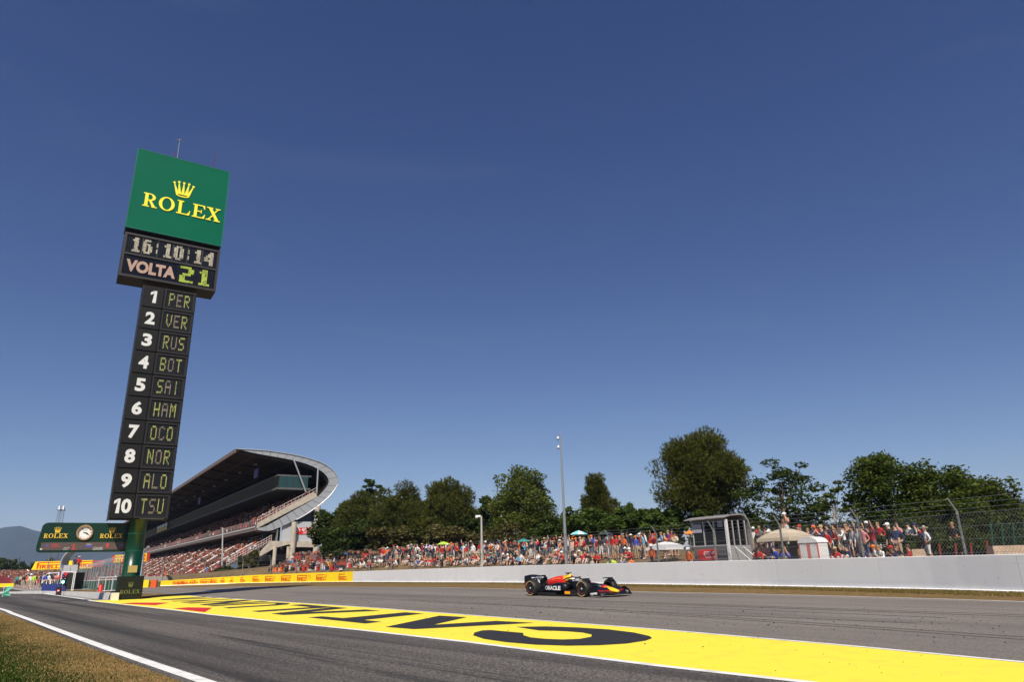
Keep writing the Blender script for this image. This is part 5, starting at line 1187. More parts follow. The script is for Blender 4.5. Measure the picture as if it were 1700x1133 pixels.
for n_,lab,px,py,d,wd,h,c,c2 in (
 ('turquoise','turquoise and white umbrella right of the tall camera pole',960.5,885,4.2,1.35,.33,(.16,.55,.58),(.55,.75,.75)),
 ('lime','bright lime green umbrella below the large left pine',736.5,903.5,4.6,1.35,.30,(.38,.62,.03),None),
 ('lavender','pale lavender umbrella just left of the lime green one',713,909,4.6,1.2,.32,(.45,.45,.62),None),
 ('orange','orange umbrella touching the left side of the grey marshal hut',1144,884.5,2.4,.62,.24,(.85,.20,.01),None),
 ('deepteal','dark teal umbrella left of the tall camera pole',869,898.5,4.0,1.15,.28,(.03,.22,.20),None),
 ('slate','dark slate umbrella right of the turquoise one',1006,886.5,4.6,1.0,.24,(.02,.035,.05),None),
 ('maroon','maroon umbrella right of where the wall turns yellow',636,913,4.6,1.2,.24,(.25,.06,.05),None),
 ('royal','royal blue umbrella above the end of the yellow wall',569,921,4.6,1.3,.26,(.03,.08,.40),None),
 ('navy','navy blue umbrella in front of the grandstand columns',509,921.5,6,1.6,.32,(.02,.03,.25),None),
 ('pink','pink umbrella left of the mustard one',540,927,5,1.3,.28,(.65,.30,.42),None),
 ('mustard','mustard yellow umbrella left of the royal blue one',554,922,5,1.4,.28,(.45,.28,.03),None)):
    parasol('umbrella',lab,px,py-3.5,d,wd*1.12,h,cloth(n_,c),cloth(n_+'2',c2) if c2 else None,8,group=GU)
# portable toilets
s=Wpx(1343,1.15); p,t=W(s,1.15); u=Vector((-t.x,-t.y,0)); cab=thing('portable_toilets','pair of white portable cabins with pink corner strips and domed white roofs','portable toilet',(p.x,p.y,bank(s,1.15)),math.atan2(u.y,u.x)); cab.scale=(.74,.8,1)
cz=2.15-bank(s,1.15); WH2=mat('cabin_white',(.70,.69,.67),.55,var=.06,scale=5); PK=mat('cabin_pink',(.62,.17,.15),.55)
m=MB(); m.box((0,.45,cz*.5),(1.62,.86,cz)); m.build('cabin_body',WH2,cab)
for x in (-.78,0,.78): MB().box((x,-.0,cz*.47),(.26 if x==0 else .10,.05,cz*.92)).build('pink_strip',PK,cab)
for x in (-.44,.44):
    MB().box((x,-.0,cz*.47),(.56,.06,cz*.88)).build('door',WH2,cab)
    m=MB(); m.tube([(x-.28,-.03,cz*.91),(x-.2,-.03,cz*.98),(x,-.03,cz*1.0),(x+.2,-.03,cz*.98),(x+.28,-.03,cz*.91)],.03,5); m.build('door_arch',mat('arch_tan',(.45,.34,.27),.6),cab)
m=MB(); secs=[]
for y in (-.06,.93): secs.append([Vector((.86*math.cos(a),y,cz*.98+.30*math.sin(a))) for a in [math.pi*i/12 for i in range(13)]])
m.loft(secs); m.build('domed_roof',WH2,cab,smooth=False)
# tall camera pole
s=Wpx(939.5,.75); p,t=W(s,.75); tp=atY(930,722,p.y)
cp=thing('camera_pole','tall slim grey pole carrying two white dome cameras near its top','camera pole',(p.x,p.y,bank(s,.75)-.1),0)
H=tp.z-bank(s,.75)+.1
MB().tube([(0,0,0),(0,0,H*.45),(0,0,H)],[.15,.10,.055],10).build('pole',mat('pole_grey',(.30,.31,.32),.45,.5,var=.1),cp)
for k,dz in ((0,.28),(1,1.0)):
    m=MB(); m.tube([(0,0,H-dz+.22),(-.12,0,H-dz+.25),(-.2,0,H-dz+.18)],.025,5); ar=m.build('camera_bracket',STEEL,cp); m=MB(); m.ball((-.2,0,H-dz),(.085,.085,.13),10,7); m.ball((-.2,0,H-dz-.10),(.07,.07,.08),10,6,1); m.build('dome_camera',[WHITE,BLACK],ar)
m=MB(); m.tube([(0,0,H),(0,0,H+.2)],.03,5); m.build('pole_cap',STEEL,cp)
# short lamp pole, two poles near the grandstand
s=Wpx(801,.8); p,t=W(s,.8); tp=atY(797,858,p.y); lp=thing('lamp_pole','short pale pole with a small lamp head to its left, before the grey-green trees','lamp pole',(p.x,p.y,bank(s,.8)-.1),0); H=tp.z-bank(s,.8)+.1
MB().tube([(0,0,0),(0,0,H)],[.13,.08],8).build('pole',mat('pole_pale',(.42,.40,.36),.6,.2),lp); m=MB(); m.box((-.3,0,H+.02),(.45,.2,.16)); m.ball((-.42,0,H-.06),(.14,.12,.12),8,5); m.build('lamp_head',WHITE,lp)
def post(name,label,pts,Y,r,cat,m_=STEEL):
    P=[atY(x,y,Y) for x,y in pts]; o=P[0]; mb=MB(); mb.tube([p-o for p in P],r,6); ob=mb.build(name,m_); ob.location=o; return tag(ob,label,cat)
post('bent_post','pale bent-topped post just right of the scoreboard column',[(232.5,962),(237.8,914),(247.6,908.5)],66,.12,'post',mat('post_pale',(.45,.45,.44),.5,.2))
post('thin_mast','thin pale mast in front of the lower grandstand seats',[(368.5,940),(370,877)],100,.09,'mast',mat('post_pale',(.45,.45,.44)))
# right-hand odds and ends behind the wall
def bx(name,label,px0,px1,y0,y1,Y,dep,m_,cat,kind=None):
    a=atY(px0,y1,Y); b=atY(px1,y0,Y); o=MB().box((0,dep/2,0),(abs(b.x-a.x),dep,abs(b.z-a.z))).build(name,m_); o.location=((a.x+b.x)/2,Y,(a.z+b.z)/2); return tag(o,label,cat)
ra=math.atan2(-.5,.85)
fr=thing('red_frame','low red steel frame behind the rightmost leaning fence post','frame',tuple(atY(1588,925,33)),0)
for a_,b_ in (((1562,926),(1559,904)),((1614,926),(1611,902)),((1588,926),(1586,903)),((1640,926),(1638,899))):
    m=MB(); m.tube([atY(*a_,33),atY(*b_,33)],.05,6); m.build('red_bar',mat('frame_red',(.16,.012,.01),.6),fr,world=True)
bx('tan_wall','low tan block wall at the right edge behind the netting',1652,1725,905,926,32,.4,mat('tan_block',(.42,.31,.22),.9,var=.2,scale=3,bump=.4),'wall')
bx('tan_wall','small tan concrete block left of the red frame',1516,1538,912,926,34,.5,mat('tan_block',(.42,.31,.22)),'block')
gf=thing('green_fence','green wire mesh fence panels at the far right','fence',tuple(atY(1670,926,33.5)),0)
for i in range(5):
    m=MB(); m.tube([atY(1650+i*18,922,33.5),atY(1645+i*18,868,33.5)],.03,5); m.build('fence_stake',mat('fence_green',(.012,.06,.038),.6),gf,world=True)
m=MB()
for i in range(26): m.tube([atY(1648+i*2.9,920,33.5),atY(1643.5+i*2.9,869,33.5)],.005,3)
m.build('green_wires',mat('fence_green',(.02,.13,.08)),gf,world=True)['kind']='stuff'
for i,(px,c) in enumerate(((1405,(.45,.6,.05)),(1452,(.35,.5,.04)),(1040,(.10,.25,.32)),(1019,(.5,.65,.05)),(1052,(.75,.2,.03)),(985,(.55,.50,.44)),(1290,(.68,.66,.62)))):
    s=Wpx(px,1.3); p,t=W(s,1.2); m=MB(); m.ball((0,0,.1),(.34,.2,.16),9,6); m.ball((.25,.05,.07),(.2,.15,.12),8,5); m.tube([(-.1,0,.22),(0,0,.34),(.1,0,.22)],.02,5)
    o=m.build('bag',mat('bag_%d'%i,c,.7,var=.15,scale=8),smooth=True); o.location=(p.x,p.y,bank(s,1.2)); o.rotation_euler=(0,0,i)
    tag(o,['lime green bag under the mulberry tree','green bag further right by the leaning post','blue grey bag on the bank left of the gazebo','yellow green bag below the turquoise umbrella','orange bag beside the blue grey one','pale cloth bag right of the tall camera pole','white sack left of the portable toilets'][i],'bag','bags lying on the bank')

# ------------------------------------------------------------------ racing car
h_=Vector((.625,-.781,0)).normalized(); left_=Vector((-h_.y,h_.x,0))
cpos=Vector((.62,35.50,0))+left_*.82+h_*.10
car=thing('racing_car','dark blue single-seater racing car with red and yellow engine cover and yellow nose tip','racing car',tuple(cpos),math.atan2(h_.y,h_.x))
NAVY=mat('car_navy',(.003,.0035,.008),.42,coat=.12,spec=.35); CRED=mat('car_red',(.62,.018,.012),.35,coat=.2); CYEL=mat('car_yellow',(.92,.52,.01),.35,coat=.2); CARB=mat('carbon_black',(.010,.010,.011),.45); COR=mat('car_orange',(.85,.16,.01),.35)
def sect(x,hw,z0,z1,ex=2.6,n=18,cy=0):
    out=[]
    for i in range(n):
        a=2*math.pi*i/n+math.pi/n; c,s_=math.cos(a),math.sin(a)
        out.append(Vector((x,cy+hw*math.copysign(abs(c)**(2/ex),c),(z0+z1)/2+(z1-z0)/2*math.copysign(abs(s_)**(2/ex),s_))))
    return out
def bodypart(name,secs,m_,par=car,cuts=None,**k):
    m=MB(); m.loft(secs); return m.build(name,m_,par,smooth=True)
# nose + tub
bodypart('nose_tip',[sect(4.90,.05,.20,.25,2),sect(4.86,.11,.17,.29,2.2),sect(4.6,.15,.18,.36),sect(4.25,.165,.20,.45)],CYEL)
bodypart('nose_band',[sect(4.25,.166,.20,.451),sect(4.0,.17,.21,.49)],CRED)
bodypart('monocoque',[sect(4.0,.171,.21,.491),sect(3.6,.19,.23,.56),sect(3.1,.22,.20,.61),sect(2.6,.28,.14,.645),sect(2.35,.31,.10,.65),sect(2.1,.34,.08,.60),sect(1.8,.35,.07,.60),sect(1.5,.35,.07,.62)],NAVY)
m=MB(); m.poly([(3.5,-.12,.567),(2.9,-.14,.642),(2.7,-.05,.654),(3.3,-.03,.60)]); m.build('red_flash',CRED,car)
bodypart('sidepod',[sect(2.25,.22,.26,.52,3,cy=-.48),sect(2.0,.30,.20,.60,3.4,cy=-.46),sect(1.5,.33,.14,.60,3.4,cy=-.42),sect(.9,.30,.12,.52,3,cy=-.34),sect(.3,.22,.12,.38,3,cy=-.22),sect(-.1,.14,.13,.30,3,cy=-.12)],NAVY)
bodypart('sidepod',[sect(2.25,.22,.26,.52,3,cy=.48),sect(2.0,.30,.20,.60,3.4,cy=.46),sect(1.5,.33,.14,.60,3.4,cy=.42),sect(.9,.30,.12,.52,3,cy=.34),sect(.3,.22,.12,.38,3,cy=.22),sect(-.1,.14,.13,.30,3,cy=.12)],NAVY)
bodypart('engine_cover',[sect(1.62,.17,.5,.80,2.4),sect(1.3,.24,.4,.90,2.2),sect(.9,.235,.38,.87,2.2),sect(.5,.19,.36,.79,2.2),sect(.25,.16,.34,.72,2.2)],CRED)
bodypart('tail_cover',[sect(.25,.161,.335,.72,2.2),sect(.1,.13,.25,.64,2.2),sect(-.25,.08,.22,.50,2.2)],NAVY)
bodypart('cover_base',[sect(1.64,.20,.4,.58,2.4),sect(1.3,.27,.3,.60,2.4),sect(.9,.26,.28,.56,2.4),sect(.3,.18,.25,.50,2.4)],NAVY)
# painted flank of the engine cover: red field with an orange edge
def flank(side,pts,m_,name,out):
    vs=[]
    for x,f in pts:   # f: 0 bottom .. 1 top ridge
        hw=float(np.interp(x,[-.25,.1,.5,.9,1.3,1.62],[.08,.12,.18,.23,.24,.17])); z0=float(np.interp(x,[-.25,.1,.5,.9,1.3,1.62],[.22,.25,.3,.35,.4,.5])); z1=float(np.interp(x,[-.25,.1,.5,.9,1.3,1.62],[.5,.62,.74,.84,.88,.80]))
        a=R(12+76*f); vs.append(Vector((x,side*(hw*math.cos(a)**.9+out),(z0+z1)/2+(z1-z0)/2*math.sin(a)**.9+out*.6)))
    m=MB(); n=len(pts)//2
    for i in range(n-1): m.add([vs[2*i],vs[2*i+1],vs[2*i+3],vs[2*i+2]],[(0,2,3,1) if side>0 else (0,1,2,3)][:1] if False else [(0,1,2,3)])
    return m.build(name,m_,car,smooth=False)
for sd in (-1,1):
    flank(sd,[(1.38,.20),(1.38,.34),(1.22,.16),(1.22,.40),(1.05,.22),(1.05,.32),(.85,.16),(.85,.40),(.68,.24),(.68,.44),(.45,.28),(.45,.52),(.28,.36),(.28,.55)],COR,'orange_flank',.022)
bodypart('airbox',[sect(1.92,.10,.72,.93,2.4),sect(1.82,.125,.66,.95,2.4),sect(1.6,.14,.58,.94,2.3),sect(1.42,.15,.55,.92,2.2)],CYEL)
m=MB(); m.loft([sect(1.935,.075,.75,.905,2.2),sect(1.90,.08,.745,.91,2.2)]); m.build('air_intake',BLACK,car)
m=MB(); m.box((1.68,0,.985),(.12,.05,.07)); m.box((1.70,0,1.02),(.10,.34,.035)); m.build('roof_camera',CARB,car)
m=MB(); 
secs=[]
for x,z,hw in ((1.45,.86,.02),(1.0,.84,.012),(.4,.72,.010),(-.1,.64,.010)): secs.append([Vector((x,-hw,z-.12)),Vector((x,hw,z-.12)),Vector((x,hw*.4,z+.04)),Vector((x,-hw*.4,z+.04))])
m.loft(secs); m.build('shark_fin',NAVY,car)
m=MB(); m.prism([(3.0,-.35,.04),(2.6,-.74,.04),(1.6,-.80,.04),(.5,-.78,.04),(.25,-.55,.05),(-.4,-.5,.10),(-.4,.5,.10),(.25,.55,.05),(.5,.78,.04),(1.6,.80,.04),(2.6,.74,.04),(3.0,.35,.04)],(0,0,.03)); m.build('floor',CARB,car)
for sd in (-1,1):
    m=MB(); m.prism([(2.9,sd*.5,.07),(2.3,sd*.76,.07),(2.3,sd*.76,.26),(2.75,sd*.6,.30)],(0,sd*.015,0)); m.build('floor_fence',CARB,car)
    m=MB(); m.box((2.42,sd*.78,.17),(.34,.03,.12)); m.build('orange_panel',mat('panel_orange',(.88,.34,.01),.4),car)
    m=MB(); m.box((.9,sd*.79,.12),(1.5,.02,.10)); m.build('floor_edge_wing',CARB,car)
# text on the flank
m=MB(); tm=textmesh('ORACLE',.05); pts=[]
for x,y in tm[0]: pts.append(Vector((1.95-1.32*(1-x)+0,-.0,.27+y*.19)))
# sidepod flank follows a gentle taper; lettering lies just outside it
def podx(x): return float(np.interp(x,[-.1,.3,.9,1.5,2.0,2.25],[.26,.44,.64,.75,.76,.70]))
m.add([Vector((p.x,-podx(p.x)-.012,p.z)) for p in pts],tm[1]); m.build('flank_lettering',WHITE,car)
m=MB(); m.add([Vector((.63+1.32*(1-x),podx(.63+1.32*(1-x))+.012,.27+y*.19)) for x,y in tm[0]],tm[1]); m.build('flank_lettering',WHITE,car)
# driver cell, halo, mirrors
m=MB(); m.loft([sect(2.33,.20,.60,.66,3),sect(1.72,.24,.60,.66,3)]); m.build('cockpit_opening',BLACK,car)
m=MB(); m.ball((1.98,0,.72),(.15,.125,.15),14,10); hel=m.build('driver_helmet',mat('helmet_white',(.70,.68,.66),.3),car,smooth=True)
m=MB(); m.ball((2.005,0,.715),(.14,.118,.055),12,6); m.build('visor',BLACK,hel); m=MB(); m.ball((1.98,0,.80),(.11,.10,.075),10,6); m.build('helmet_top',CRED,hel)
m=MB(); m.tube([(1.62,-.28,.70),(1.9,-.33,.78),(2.2,-.26,.83),(2.42,-.10,.82),(2.47,0,.80),(2.42,.10,.82),(2.2,.26,.83),(1.9,.33,.78),(1.62,.28,.70)],.028,8); m.tube([(2.46,0,.80),(2.66,0,.72),(2.85,0,.63)],[.026,.022,.02],8); m.build('halo',CARB,car,smooth=True)
for sd in (-1,1):
    m=MB(); m.box((2.42,sd*.56,.70),(.07,.22,.10)); m.tube([(2.42,sd*.5,.68),(2.40,sd*.36,.58)],.012,4); m.build('mirror',CARB,car)
    MB().box((2.38,sd*.56,.70),(.012,.18,.07)).build('mirror_glass',mat('mirror_glass',(.6,.62,.65),.05,1),car)
# wheels
def wheel(x,y,wd,r,name='wheel'):
    w_=bpy.data.objects.new(name,None); col.objects.link(w_); w_.parent=car; w_.location=(x,y,r); sd=-1 if y<0 else 1
    ring=lambda rr,yy:[Vector((rr*math.cos(2*math.pi*i/36),yy,rr*math.sin(2*math.pi*i/36))) for i in range(36)]
    h=wd/2; m=MB(); m.loft([ring(r*.66,-h),ring(r*.82,-h-.004),ring(r*.95,-h+.015),ring(r,-h+.05),ring(r,h-.05),ring(r*.95,h-.015),ring(r*.82,h+.004),ring(r*.66,h)],cap=False); m.build('tyre',RUB,w_,smooth=True)
    m=MB(); m.loft([ring(r*.66,-h),ring(r*.62,-h+.05),ring(r*.62,h-.05),ring(r*.66,h)],cap=False); m.build('rim',CARB,w_,smooth=True)
    yo=sd*(h-.035); m=MB(); m.tube([(0,yo,0),(0,yo-sd*.02,0)],r*.62,30); m.build('wheel_cover',mat('cover_black',(.012,.010,.014),.4),w_)
    def band(r0,r1,a0,a1,m_,nm,off):
        mm=MB(); n=18
        for i in range(n):
            p=R(a0+(a1-a0)*i/n); q_=R(a0+(a1-a0)*(i+1)/n); mm.poly([(r0*math.cos(p),sd*(h+off),r0*math.sin(p)),(r0*math.cos(q_),sd*(h+off),r0*math.sin(q_)),(r1*math.cos(q_),sd*(h+off),r1*math.sin(q_)),(r1*math.cos(p),sd*(h+off),r1*math.sin(p))])
        mm.build(nm,m_,w_)
    YB=mat('tyre_yellow',(.66,.50,.17),.6)
    band(r*.84,r*.895,20,160,YB,'tyre_band',.009); band(r*.84,r*.895,215,310,YB,'tyre_band',.009)
    band(r*.60,r*.645,0,360,mat('rim_red',(.45,.02,.02),.5),'rim_stripe',-.028)
    for k in range(7):
        a=2*math.pi*k/7; mm=MB(); mm.box((math.cos(a)*r*.34,yo+sd*.012,math.sin(a)*r*.34),(r*.42,.012,.035),(0,-a,0)); mm.build('spoke',CARB,w_)
    mm=MB(); mm.tube([(0,yo,0),(0,yo+sd*.04,0)],.035,8); mm.build('wheel_nut',mat('nut_mint',(.45,.65,.5),.4),w_)
for y in (-.80,.80): wheel(0,y,.40,.36)
for y in (-.845,.845): wheel(3.6,y,.305,.36)
for sd in (-1,1):
    for p,q_ in (((3.35,sd*.2,.50),(3.6,sd*.68,.46)),((3.75,sd*.17,.46),(3.6,sd*.68,.46)),((3.3,sd*.2,.24),(3.6,sd*.68,.22)),((3.8,sd*.16,.24),(3.6,sd*.68,.22)),((.45,sd*.15,.42),(0,sd*.58,.44)),((.4,sd*.2,.2),(0,sd*.58,.22)),((-.3,sd*.1,.4),(0,sd*.58,.44)),((-.3,sd*.1,.2),(0,sd*.58,.2))):
        MB().tube([p,q_],.018,5).build('suspension_arm',CARB,car)
    m=MB(); m.prism([(3.3,sd*.66,.78),(3.75,sd*.66,.80),(3.9,sd*.66,.66),(3.85,sd*.66,.60),(3.6,sd*.66,.75),(3.35,sd*.66,.74)],(0,sd*.2,0)); m.build('wheel_winglet',CARB,car)
# front wing
def foil(x,z,ch_,th,y0,y1,rise=0,dz=0,dx=0,n=7):
    secs=[]
    for i in range(n):
        f=i/(n-1); y=y0+(y1-y0)*f; e=abs(2*f-1)**2; zz=z+dz*e; xx=x+dx*e
        secs.append([Vector((xx,y,zz-th*.3)),Vector((xx-ch_*.5,y,zz+rise*.35-th*.6)),Vector((xx-ch_,y,zz+rise)),Vector((xx-ch_*.5,y,zz+rise*.35+th*.7)),Vector((xx,y,zz+th*.3))])
    return secs
for k,(x,z,c_,ri) in enumerate(((5.02,.11,.34,.03),(4.80,.16,.24,.07),(4.66,.22,.20,.09),(4.53,.29,.18,.10))):
    m=MB(); m.loft(foil(x,z,c_,.025,-.96,.96,ri,dz=.03,dx=-.30)); m.build('front_wing_plane',mat('car_dark_red',(.20,.01,.015),.4) if k==2 else NAVY,car)
for sd in (-1,1):
    m=MB(); m.prism([(4.80,sd*.96,.07),(4.10,sd*.96,.06),(4.08,sd*.97,.22),(4.18,sd*.98,.38),(4.38,sd*.98,.42),(4.62,sd*.97,.28)],(0,sd*.03,0)); ep=m.build('front_endplate',NAVY,car)
tm=textmesh('bybit',.06,.1); m=MB(); m.add([Vector((4.14+.44*x,-.997,.09+.17*y)) for x,y in tm[0]],tm[1]); m.build('endplate_lettering',WHITE,car)
tm=textmesh('bybit',.05,.1); m=MB(); m.add([Vector((4.28+.34*x,.958,.13+.12*y)) for x,y in tm[0]],[f[::-1] for f in tm[1]]); m.build('endplate_lettering',mat('lettering_grey',(.4,.4,.42),.5),car)
for x,mm in ((3.98,WHITE),(4.10,CRED),(4.2,WHITE)): MB().box((x,-.17-.01*(4.2-x)*5,.33),(.07,.02,.09)).build('nose_mark',mm,car)
# rear wing
for x,z,c_,ri in ((-.55,.82,.34,.08),(-.80,.88,.20,.10)):
    m=MB(); m.loft(foil(x,z-.02,c_,.03,-.48,.48,ri,dz=-.05)); m.build('rear_wing_plane',NAVY,car)
m=MB(); m.prism([(-.62,-.48,.70),(-.62,.48,.70),(-.60,.48,.86),(-.60,-.48,.86)],(-.03,0,0)); m.build('rear_wing_face',NAVY,car)
m=MB(); m.flat(textmesh('BYBIT',.06),(-.585,-.42,.72),(0,1,0),Zv,.84,.12); m.build('wing_lettering',WHITE,car)
for sd in (-1,1):
    m=MB(); m.prism([(-.38,sd*.48,.36),(-.95,sd*.48,.34),(-1.02,sd*.50,.60),(-1.0,sd*.50,.90),(-.6,sd*.50,.93),(-.45,sd*.50,.80),(-.40,sd*.49,.6)],(0,sd*.02,0)); m.build('rear_endplate',NAVY,car)
    m=MB(); m.prism([(-.50,sd*.515,.60),(-.98,sd*.515,.60),(-.96,sd*.515,.44),(-.55,sd*.515,.44)],(0,sd*.008,0)); m.build('endplate_red',mat('car_dark_red',(.20,.01,.015),.4),car)
m=MB(); m.box((-.66,0,.60),(.12,.03,.5)); m.build('wing_pylon',CARB,car)
m=MB(); m.prism([(-.35,-.5,.1),(-.95,-.48,.32),(-.95,.48,.32),(-.35,.5,.1)],(0,0,.02)); m.build('diffuser',CARB,car)
m=MB(); m.box((-.62,0,.34),(.5,.16,.2)); m.build('gearbox',CARB,car); MB().box((-.9,0,.36),(.03,.1,.12)).build('rain_light',mat('light_red',(.3,.02,.02),.4),car)

# ------------------------------------------------------------------ pit side, far left
def P_(x,y,Y): return atY(x,y,Y)
pwall=thing('pit_wall','low pale concrete pit wall left of the scoreboard column','wall',tuple(g(140,992)))
pts=[(183,997.2,985.2),(162,995,984.6),(140,992,983.9),(106,988.5,983),(71,986.8,982.2),(45,986.6,982.4),(20,986.5,983.4),(-30,986.5,983.6),(-120,987,985)]
secs=[]
for x,yb,yt in pts:
    b=g(x,yb); t_=atY(x,yt,b.y); secs.append([b,Vector((b.x,b.y,t_.z)),Vector((b.x+.12,b.y+.25,t_.z)),Vector((b.x+.12,b.y+.25,0))])
for i in range(len(secs)-1):
    a,b=secs[i],secs[i+1]; k=3 if i<4 else 1
    for j in range(k):
        f0=j/k+.004; f1=(j+1)/k-.004; m=MB(); m.loft([[p.lerp(q_,f0) for p,q_ in zip(a,b)],[p.lerp(q_,f1) for p,q_ in zip(a,b)]]); m.build('wall_block',mat('pit_wall_pale',(.52,.51,.50),.8,var=.12,scale=2),pwall,world=True)
eb=g(186,998); ob=MB().box((0,0,.22),(.42,.30,.44)).build('concrete_block',mat('block_cream',(.62,.58,.47),.8,var=.1)); ob.location=eb+Vector((0,.25,0)); ob.rotation_euler=(0,0,TR); tag(ob,'small cream concrete block beside the foot of the scoreboard','block')
m=MB()
for i in range(5): m.box((0,0,.07+i*.1),(.36-.03*i,.34,.09))
ob=m.build('rubber_end_cap',RUB); ob.location=g(180,997.3)+Vector((0,.35,0)); ob.rotation_euler=(0,0,TR); tag(ob,'dark stacked rubber cap on the near end of the pit wall','barrier end')
# fence with green lower panels
A0=Vector((-36.2,65.0,0)); A1=Vector((-66.0,107.0,0)); fd=(A1-A0); FL=fd.length; fd.normalize(); fnn=Vector((fd.y,-fd.x,0))
pf=thing('pit_fence','grey pit lane fence with angled post tops over green boards, left of the scoreboard','fence',tuple(A0))
NPST=17
for i in range(NPST+1):
    f=i/NPST; p=A0+fd*FL*f; zt_=3.25-.5*f; m=MB(); m.tube([p+Vector((0,0,0)),p+Vector((0,0,zt_-.55))],.055,5); m.tube([p+Vector((0,0,zt_-.55)),p+fnn*.7+Vector((0,0,zt_+.2))],.028,5); m.build('fence_post',mat('post_silver',(.27,.28,.29),.5,.4),pf,world=True)
    if i<NPST:
        q_=A0+fd*FL*(i+1)/NPST; h=1.05-.33*f
        for j in range(2):
            a=p.lerp(q_,j/2+.03); b=p.lerp(q_,j/2+.47); MB().prism([a+Vector((0,0,.02)),b+Vector((0,0,.02)),b+Vector((0,0,h)),a+Vector((0,0,h))],fnn*.05).build('green_board',mat('board_green_pit',(.006,.085,.045),.5,var=.2,scale=1),pf,world=True)
m=MB(); 
for k in range(9):
    z=1.1+k*.22; m.tube([A0+Vector((0,0,z)),A1+Vector((0,0,z*.87-.15))],.012,3)
for i in range(220):
    f=i/220; p=A0+fd*FL*f; m.tube([p+Vector((0,0,1.0)),p+Vector((0,0,2.6-.4*f))],.007,3,cap=False)
m.build('wire_mesh',mat('netting_wire',(.22,.22,.22)),pf,world=True)['kind']='stuff'
m=MB(); m.tube([A0+Vector((0,0,1.09)),A1+Vector((0,0,.76))],.05,4); m.build('top_rail',mat('rail_pale',(.55,.55,.54),.5),pf,world=True)
# stand and hoardings behind the fence
hs=thing('pit_stand','distant grey stand with yellow hoardings seen through the pit fence','stand',tuple(P_(165,958,125)))
a=P_(118,964,132); b=P_(180,964,124); dv=(b-a); dv.z=0; L_=dv.length; dv.normalize(); nn_=Vector((-dv.y,dv.x,0)); cr=[]
for k in range(6):
    m=MB(); o_=a+nn_*(k*1.0); m.prism([Vector((o_.x,o_.y,0)),Vector((o_.x,o_.y,0))+dv*L_,Vector((o_.x,o_.y,.4+k*.34))+dv*L_,Vector((o_.x,o_.y,.4+k*.34))],nn_*1.0); m.build('seat_row',mat('row_grey',(.20,.20,.21),.8),hs,world=True)
    for i in range(int(L_/.75)): 
        if rnd.random()<.6: p=o_+dv*(i*.75+rnd.random()*.3)+nn_*.4; cr.append((p.x,p.y,.4+k*.34,.85,-.3))
crowd('pit_stand_crowd','far spectators on the grey stand behind the pit fence',cr,'stand')
for i in range(13):
    p=a+nn_*6.5+dv*(L_*i/13+.3); m=MB(); m.prism([p+Vector((0,0,2.9)),p+dv*(L_/13-.15)+Vector((0,0,2.9)),p+dv*(L_/13-.15)+Vector((0,0,4.3)),p+Vector((0,0,4.3))],nn_*.1); hb=m.build('hoarding_panel',WALLY if i%4 else mat('hoarding_red',(.45,.03,.02),.5),hs,world=True)
    I=INV[hs.name]; 
    if i%4:
        for r_ in range(2):
            m=MB(); m.flat(textmesh('PIRELLI',.03),I@(p-nn_*.02+dv*.12+Vector((0,0,3.1+r_*.6))),dv,Zv,L_/13-.45,.42); m.build('hoarding_lettering',LOGOR,hb)
# tyre-brand gantry banner
ga=P_(52,947,150); gb=P_(152,946,150); gt=P_(55.5,933.5,150)
gan=thing('gantry_banner','yellow gantry banner with red lettering across the far pit straight','banner',tuple(ga))
u=(gb-ga); u.z=0; LW_=u.length; u.normalize(); gh=gt.z-ga.z
MB().prism([(0,0,0),(LW_,0,0),(LW_,0,gh),(.55,0,gh)],(0,.3,0)).build('banner_panel',WALLY,gan)
for k in (0,1): m=MB(); put_tyrelogo(m,(1.0+k*8.6,-.03,gh*.12),(1,0,0),(0,0,1),5.6,gh*.78); m.build('banner_lettering',LOGOR,gan)
for x in (2.6,LW_-.5): MB().tube([(x,.2,-ga.z),(x,.2,gh)],.1,6).build('gantry_leg',STEEL,gan)
# curved marshal shelters
def shelter(name,label,cx_,cy_,rp,Y,scale_leg=True,people=True):
    c=P_(cx_,cy_,Y); r=rp*Y/FPX; root=thing(name,label,'marshal post',(c.x,c.y,0),-.15)
    secs=[]
    for i in range(19):
        a=R(70+ (235-70)*i/18); x,z=r*math.cos(a),r*math.sin(a); th=.09*r
        secs.append([Vector((x,-r*.35,c.z+z)),Vector((x,r*.5,c.z+z)),Vector((x*(1+.10),r*.5,c.z+z*1.10)),Vector((x*1.10,-r*.35,c.z+z*1.10))])
    m=MB(); m.loft(secs); m.build('curved_shell',mat('shell_grey',(.40,.41,.42),.4,.3),root)
    for x0_,x1_ in ((-.72,-.05),(.0,.62)): MB().box(((x0_+x1_)/2*r,-r*.3,c.z-r*.52),((x1_-x0_)*r,.06,r*.72)).build('front_panel',mat('shelter_panel',(.36,.37,.39),.5,var=.08),root)
    MB().box((-.05*r,0,c.z-r*.9),(1.5*r,r*.8,.1)).build('platform',DGREY,root)
    for x in (-.5,.4): MB().tube([(x*r,0,0),(x*r,0,c.z-r*.85)],.07,6).build('leg',DGREY,root)
    if people:
        for x,sh_,ht in ((.0,'navy',None),(.30,'red','cap')): 
            o=person((c.x+x*r,c.y+.1,c.z-r*.86),.0,'down',False,ht,0,sh_,'black','white',h=r*.82,label='official in %s shirt in the curved marshal post under the clock board'%sh_,group='officials on the pit side')
shelter('marshal_post','grey curved marshal post shelter under the green clock board',124,935.5,18.5,88)
shelter('marshal_post','small grey curved shelter left of the yellow gantry banner',50,965.5,11,120,people=False)
shelter('marshal_post','smallest grey curved shelter at the far left of the pit wall',30,970,7.5,140,people=False)
